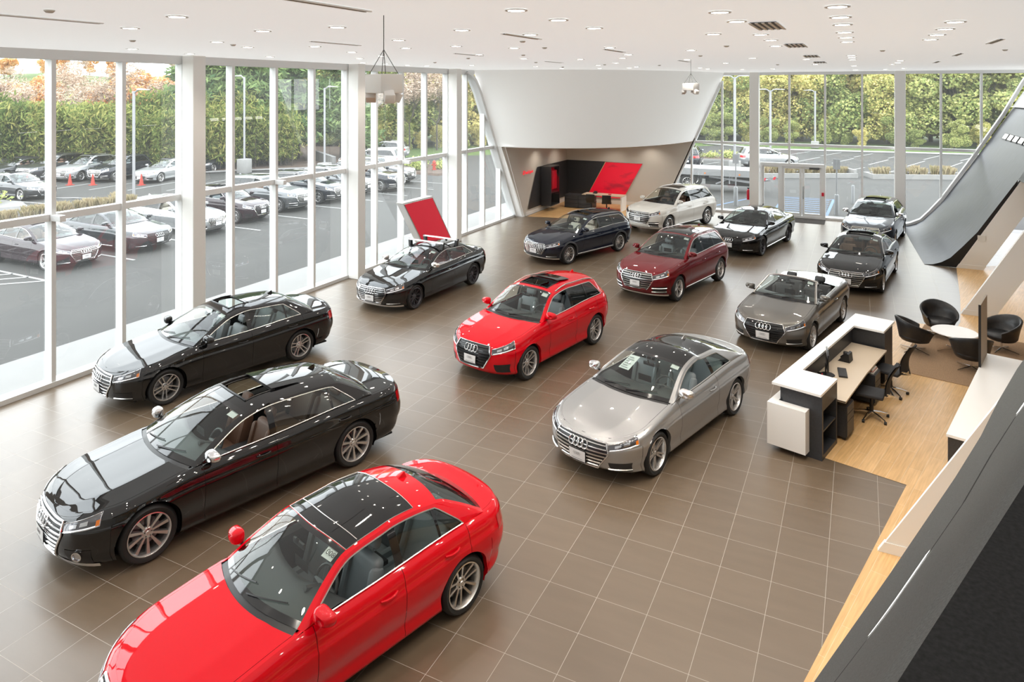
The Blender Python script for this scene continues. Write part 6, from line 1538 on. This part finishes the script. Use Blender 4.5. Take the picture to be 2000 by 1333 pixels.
    K['black_sport'] = sedan(2.994, L=5.147, W=1.949, H=1.458, fo=.94, r=.362, rr=.275, zs=(.74, .87, .96, .98, 1.01, .99), grille=(.48, .50, .37, .70, .56, .27), barmat='gloss', framemat='gloss', paint=black, seatcol=dk, wheel='y5', rimmat='rimdark', wtrim='gloss', sill='alu')
    K['black_sedan'] = sedan(2.82, L=4.726, W=1.842, H=1.427, fo=.88, r=.335, rr=.25, zs=(.70, .84, .935, .96, .99, .97), grille=(.46, .49, .34, .665, .53, .27), bars=7, barmat='alu', paint=black, sun=('open', 1.45, 1.9, .02), seatcol=tan, wheel='star5')
    K['far_suv'] = dict(K['maroon_suv']); K['far_suv'].update(paint=blueblack, seatcol=dk, mirror='chrome', H=1.64, sun=('open', 1.46, 1.95, .02), rails=False, framemat='alu', wtrim='alu', liptrim=None, sill=None)
    return K

PLACE = [  # key, name, front contact, rear contact (driver side wheels on the floor), label
    ('red_sedan', 'sedan_car', None, (-4.09, 6.98), -106.3, 'bright red compact sedan with black glass roof panel, closest to the balcony'),
    ('black_limo', 'sedan_car', (-8.15, 5.92), (-7.25, 8.92), -106.5, 'long black luxury sedan with open sunroof, brown seats and ten spoke wheels'),
    ('black_exec', 'sedan_car', (-11.92, 9.0), (-11.18, 11.87), -104.5, 'black sedan with grey seats parked closest to the tall windows'),
    ('rack_sedan', 'sedan_car', (-10.9, 16.07), (-10.81, 18.82), -94.5, 'black sedan with silver roof rack bars and dark red seats'),
    ('red_suv', 'suv_car', (-6.17, 13.18), (-5.63, 15.77), -102, 'bright red compact suv with raised sunroof panel in the middle of the floor'),
    ('silver_coupe', 'coupe_car', (-2.86, 10.81), (-2.06, 13.52), -106, 'silver two door coupe with black roof beside the reception counter'),
    ('grey_cab', 'convertible_car', (-.98, 17.62), None, -103, 'grey open top convertible behind the reception counter'),
    ('wagon', 'station_wagon', (-9.02, 22.54), (-8.04, 25.12), -110, 'dark navy station wagon with cream seats and grey wheel arch cladding'),
    ('maroon_suv', 'suv_car', (-4.63, 20.04), (-3.97, 22.69), -104, 'dark red suv with silver roof rails parked behind the bright red suv'),
    ('white_suv', 'suv_car', None, (-6.15, 31.96), -110, 'large white suv parked by the far wall next to the niche'),
    ('black_sport', 'sedan_car', (-3.16, 26.79), (-2.57, 29.76), -102, 'black sedan with black grille in front of the glass entrance doors'),
    ('black_sedan', 'sedan_car', (.61, 23.5), (1.07, 26.38), -99, 'black sedan with tan seats behind the grey convertible'),
    ('far_suv', 'suv_car', None, (1.62, 32.9), -99, 'blue black suv at the far end by the glazing, bright sky on its bonnet'),
]

def place_cars():
    K = specs(); R_ = {}
    for key, nm, f, r, hd, lb in PLACE:
        S = K[key]; S['name'] = nm; root = make_car(S)
        h = math.radians(hd); fw = Vector((math.cos(h), math.sin(h))); lf = Vector((-math.sin(h), math.cos(h)))
        pts = []
        if f: pts.append(Vector(f) - fw * S['wb'] / 2)
        if r: pts.append(Vector(r) + fw * S['wb'] / 2)
        c = sum(pts, Vector((0, 0))) / len(pts) - lf * (S['W'] / 2 - .03)
        root.location = (c.x, c.y, 0); root.rotation_euler = (0, 0, h); tag(root, lb, 'car', 'cars on the showroom floor'); R_[key] = root
    # roof rack on its sedan: carried by the car, so a thing of its own
    S = K['rack_sedan']; root = R_['rack_sedan']; bpy.context.view_layer.update(); T = S['T']; mw = root.matrix_world
    for X, lb in ((S['fa'] - 1.52, 'front silver crossbar of the roof rack on the black sedan'), (S['fa'] - 2.30, 'rear silver crossbar of the roof rack on the black sedan')):
        e = empty('roof_bar', tuple(mw @ T(X, 0, .02)), root.rotation_euler.z); tag(e, lb, 'roof rack', 'roof rack bars')
        o = T(X, 0, .02); rel = lambda p: Vector(p) - o
        l, r2 = T(X, .93), T(X, -.93); zb = T(X, 0).z + .10
        MB().hexa([rel((l.x - .04, -.66, zb - .012)), rel((l.x + .04, -.66, zb - .012)), rel((l.x + .04, .66, zb - .012)), rel((l.x - .04, .66, zb - .012))], [rel((l.x - .03, -.66, zb + .016)), rel((l.x + .03, -.66, zb + .016)), rel((l.x + .03, .66, zb + .016)), rel((l.x - .03, .66, zb + .016))]).build('crossbar', M['alu'], e, smooth=False)
        for s in (1, -1):
            p = T(X, .97 * s)
            MB().hexa([rel((p.x - .06, p.y - s * .02, p.z - .02)), rel((p.x + .06, p.y - s * .02, p.z - .02)), rel((p.x + .06, p.y + s * .04, p.z - .03)), rel((p.x - .06, p.y + s * .04, p.z - .03))][::s], [rel((p.x - .035, s * .56, zb + .01)), rel((p.x + .035, s * .56, zb + .01)), rel((p.x + .035, s * .67, zb + .02)), rel((p.x - .035, s * .67, zb + .02))][::s]).build('mounting_foot', M['trim'], e)
    # stock number on the red sedan's windshield sticker
    S = K['red_sedan']; T = S['T']; wso = S['wso']
    fc = bpy.data.curves.new('number', 'FONT'); fc.body = '1008'; fc.size = .075; fc.align_x = 'CENTER'; fc.align_y = 'CENTER'; fc.materials.append(M['trim'])
    fo = text_mesh(fc, wso); fo.name = 'sticker_number'
    c = T(S['Xh'] + .115, .76, -.006); dx = (T(S['Xh'] + .06, .76) - T(S['Xh'] + .17, .76)).normalized(); dy = (T(S['Xh'] + .115, .86) - T(S['Xh'] + .115, .66)).normalized()
    n = dy.cross(dx).normalized()
    if n.z < 0: n = -n
    up = dx; rt = up.cross(n).normalized(); m = Matrix((rt, up, n)).transposed().to_4x4(); m.translation = c + n * .012; fo.matrix_local = m
    # -------- parked outside
    P = K['_p']
    inner = ('front_seat', 'rear_seat', 'steering_wheel', 'headliner', 'rear_view_mirror', 'wiper', 'wheel_arch_liner', 'underbody')
    sk = lambda o: o.name.split('.')[0] in inner[4:]
    pdark = paint('paint_dark_wine', (.022, .012, .016)); pgrey = paint('paint_outdoor_grey', (.10, .105, .11), .5); psil = paint('paint_outdoor_silver', (.42, .43, .44), .6); pch = paint('paint_charcoal', (.03, .032, .036), .3); pwh = paint('paint_outdoor_white', (.72, .72, .72)); pink = paint('paint_ink', (.012, .014, .02))
    def park(key, x, y, hd, new, label, nm=None, grp='cars parked outside'):
        o = copy_tree(R_[key], None, sk); repaint(o, new, K[key]['paint']); o.location = (x, y, GZ); o.rotation_euler = (0, 0, math.radians(hd)); o.name = nm or K[key]['name']; tag(o, label, 'car', grp); return o
    L2 = lambda k: K[k]['wb'] / 2 + K[k]['fo']
    row = [('black_sedan', -24.1, 15.1, 2, pdark, 'dark wine sedan parked outside closest to the hatched markings'), ('black_sport', -24.1, 17.95, 3, pch, 'charcoal sedan with chrome wheels second in the outside row'), ('wagon', -24.6, 21.1, 3, psil, 'silver grey station wagon in the outside row behind the first pillar'), ('red_suv', -25.0, 24.0, 3, pdark, 'dark wine compact suv in the outside row'), ('white_suv', -25.3, 27.1, 3, pgrey, 'grey large suv in the outside row between two mullions'), ('maroon_suv', -25.4, 30.0, 3, pink, 'ink blue suv in the outside row before the second pillar'), ('maroon_suv', -25.6, 32.6, 3, pgrey, 'grey suv in the outside row hidden by the second pillar'), ('white_suv', -25.0, 35.0, 2, pink, 'ink black large suv in the outside row behind the red display board'), ('white_suv', -26.2, 37.9, 2, pch, 'charcoal large suv at the end of the outside row by the hydrant')]
    for k, x, y, hd, p, lb in row:
        h = math.radians(hd); park(k, x - math.cos(h) * L2(k), y - math.sin(h) * L2(k), hd, p, lb)
    back = [('black_limo', -51.55, 26.86, -82, pch, 'black long sedan parked along the bamboo, two cones before it'), ('white_suv', -54.6, 26.0, -80, psil, 'silver suv parked behind the black long sedan by the bamboo'), ('white_suv', -48.9, 27.9, -76, pch, 'charcoal suv parked along the bamboo'), ('maroon_suv', -46.8, 29.0, -74, psil, 'silver suv parked along the bamboo between two dark ones'), ('maroon_suv', -44.6, 29.9, -76, pink, 'black crossover parked along the bamboo behind the cone'), ('black_exec', -41.5, 31.0, -78, psil, 'silver sedan parked along the bamboo near the lamp post'), ('black_sedan', -43.0, 36.5, -76, pch, 'dark sedan half hidden behind the silver sedan by the bamboo')]
    for k, x, y, hd, p, lb in back:
        h = math.radians(hd); fw = Vector((math.cos(h), math.sin(h))); lf = Vector((-math.sin(h), math.cos(h))); c = Vector((x, y)) - fw * K[k]['wb'] / 2 - lf * (K[k]['W'] / 2 - .03); park(k, c.x, c.y, hd, p, lb)
    park('black_exec', -43.3, 23.2, 6, pch, 'black sedan passing the kerbed island with the shrub')
    park('white_suv', -33.6, 43.0, 200, pwh, 'white suv parked behind the outside row near the concrete lamp base')
    park('maroon_suv', -38.0, 50.5, 190, psil, 'silver suv far behind the outside row')
    park('white_suv', -12.4, 57.0, 98, pink, 'black suv seen from behind outside the far glazing')
    park('maroon_suv', -6.6, 58.6, 25, psil, 'silver car half hidden by the entrance pillar outside')

def lights_camera():
    w = bpy.data.worlds.new('overcast_sky'); SC.world = w; w.use_nodes = True; t = w.node_tree; bg = t.nodes['Background']
    tc = t.nodes.new('ShaderNodeTexCoord'); sp = t.nodes.new('ShaderNodeSeparateXYZ'); t.links.new(tc.outputs['Generated'], sp.inputs[0])
    r = t.nodes.new('ShaderNodeValToRGB'); r.color_ramp.elements[0].position = 0.0; r.color_ramp.elements[0].color = (.975, .985, 1, 1); r.color_ramp.elements[1].position = .7; r.color_ramp.elements[1].color = (.91, .945, 1.0, 1)
    ns = t.nodes.new('ShaderNodeTexNoise'); ns.inputs['Scale'].default_value = 2.5; ns.inputs['Detail'].default_value = 6; t.links.new(tc.outputs['Generated'], ns.inputs[0])
    t.links.new(sp.outputs[2], r.inputs[0]); mx = t.nodes.new('ShaderNodeMix'); mx.data_type = 'RGBA'; mx.blend_type = 'MULTIPLY'; mx.inputs['Factor'].default_value = .5
    r2 = t.nodes.new('ShaderNodeValToRGB'); r2.color_ramp.elements[0].position = .35; r2.color_ramp.elements[0].color = (.74, .76, .80, 1); r2.color_ramp.elements[1].position = .62; r2.color_ramp.elements[1].color = (1, 1, 1, 1); t.links.new(ns.outputs['Fac'], r2.inputs[0])
    t.links.new(r.outputs[0], mx.inputs['A']); t.links.new(r2.outputs[0], mx.inputs['B']); t.links.new(mx.outputs['Result'], bg.inputs[0]); bg.inputs[1].default_value = SKY_S
    cam = bpy.data.cameras.new('camera'); co = bpy.data.objects.new('camera', cam); COL.objects.link(co)
    co.location = (0, 0, CAMZ); co.rotation_euler = (PI / 2, 0, .4633); cam.sensor_width = 36; cam.lens = 1363.0 / 2000 * 36; cam.shift_y = -(666.5 - 173.64) / 2000; cam.clip_start = .05; cam.clip_end = 2000
    SC.camera = co
    SC.view_settings.view_transform = 'Standard'; SC.view_settings.look = 'None'; SC.view_settings.exposure = EXPO; SC.view_settings.gamma = 1.0
    cy = SC.cycles; cy.max_bounces = 9; cy.diffuse_bounces = 4; cy.glossy_bounces = 4; cy.transmission_bounces = 4; cy.transparent_max_bounces = 24; cy.sample_clamp_indirect = 8; cy.caustics_reflective = False; cy.caustics_refractive = False; cy.use_denoising = True; cy.blur_glossy = .5

CEIL_GLOW, SPOT_W, SKY_S, EXPO, OUTK = .50, 68.0, 6.3, 0.0, 1.5
car_mats(); room_mats(); out_mats()
build_room(); build_ceiling_items(); build_niche(); build_sign(); build_reception()
random.seed(11); build_outdoors(); build_truck(); place_cars(); lights_camera()
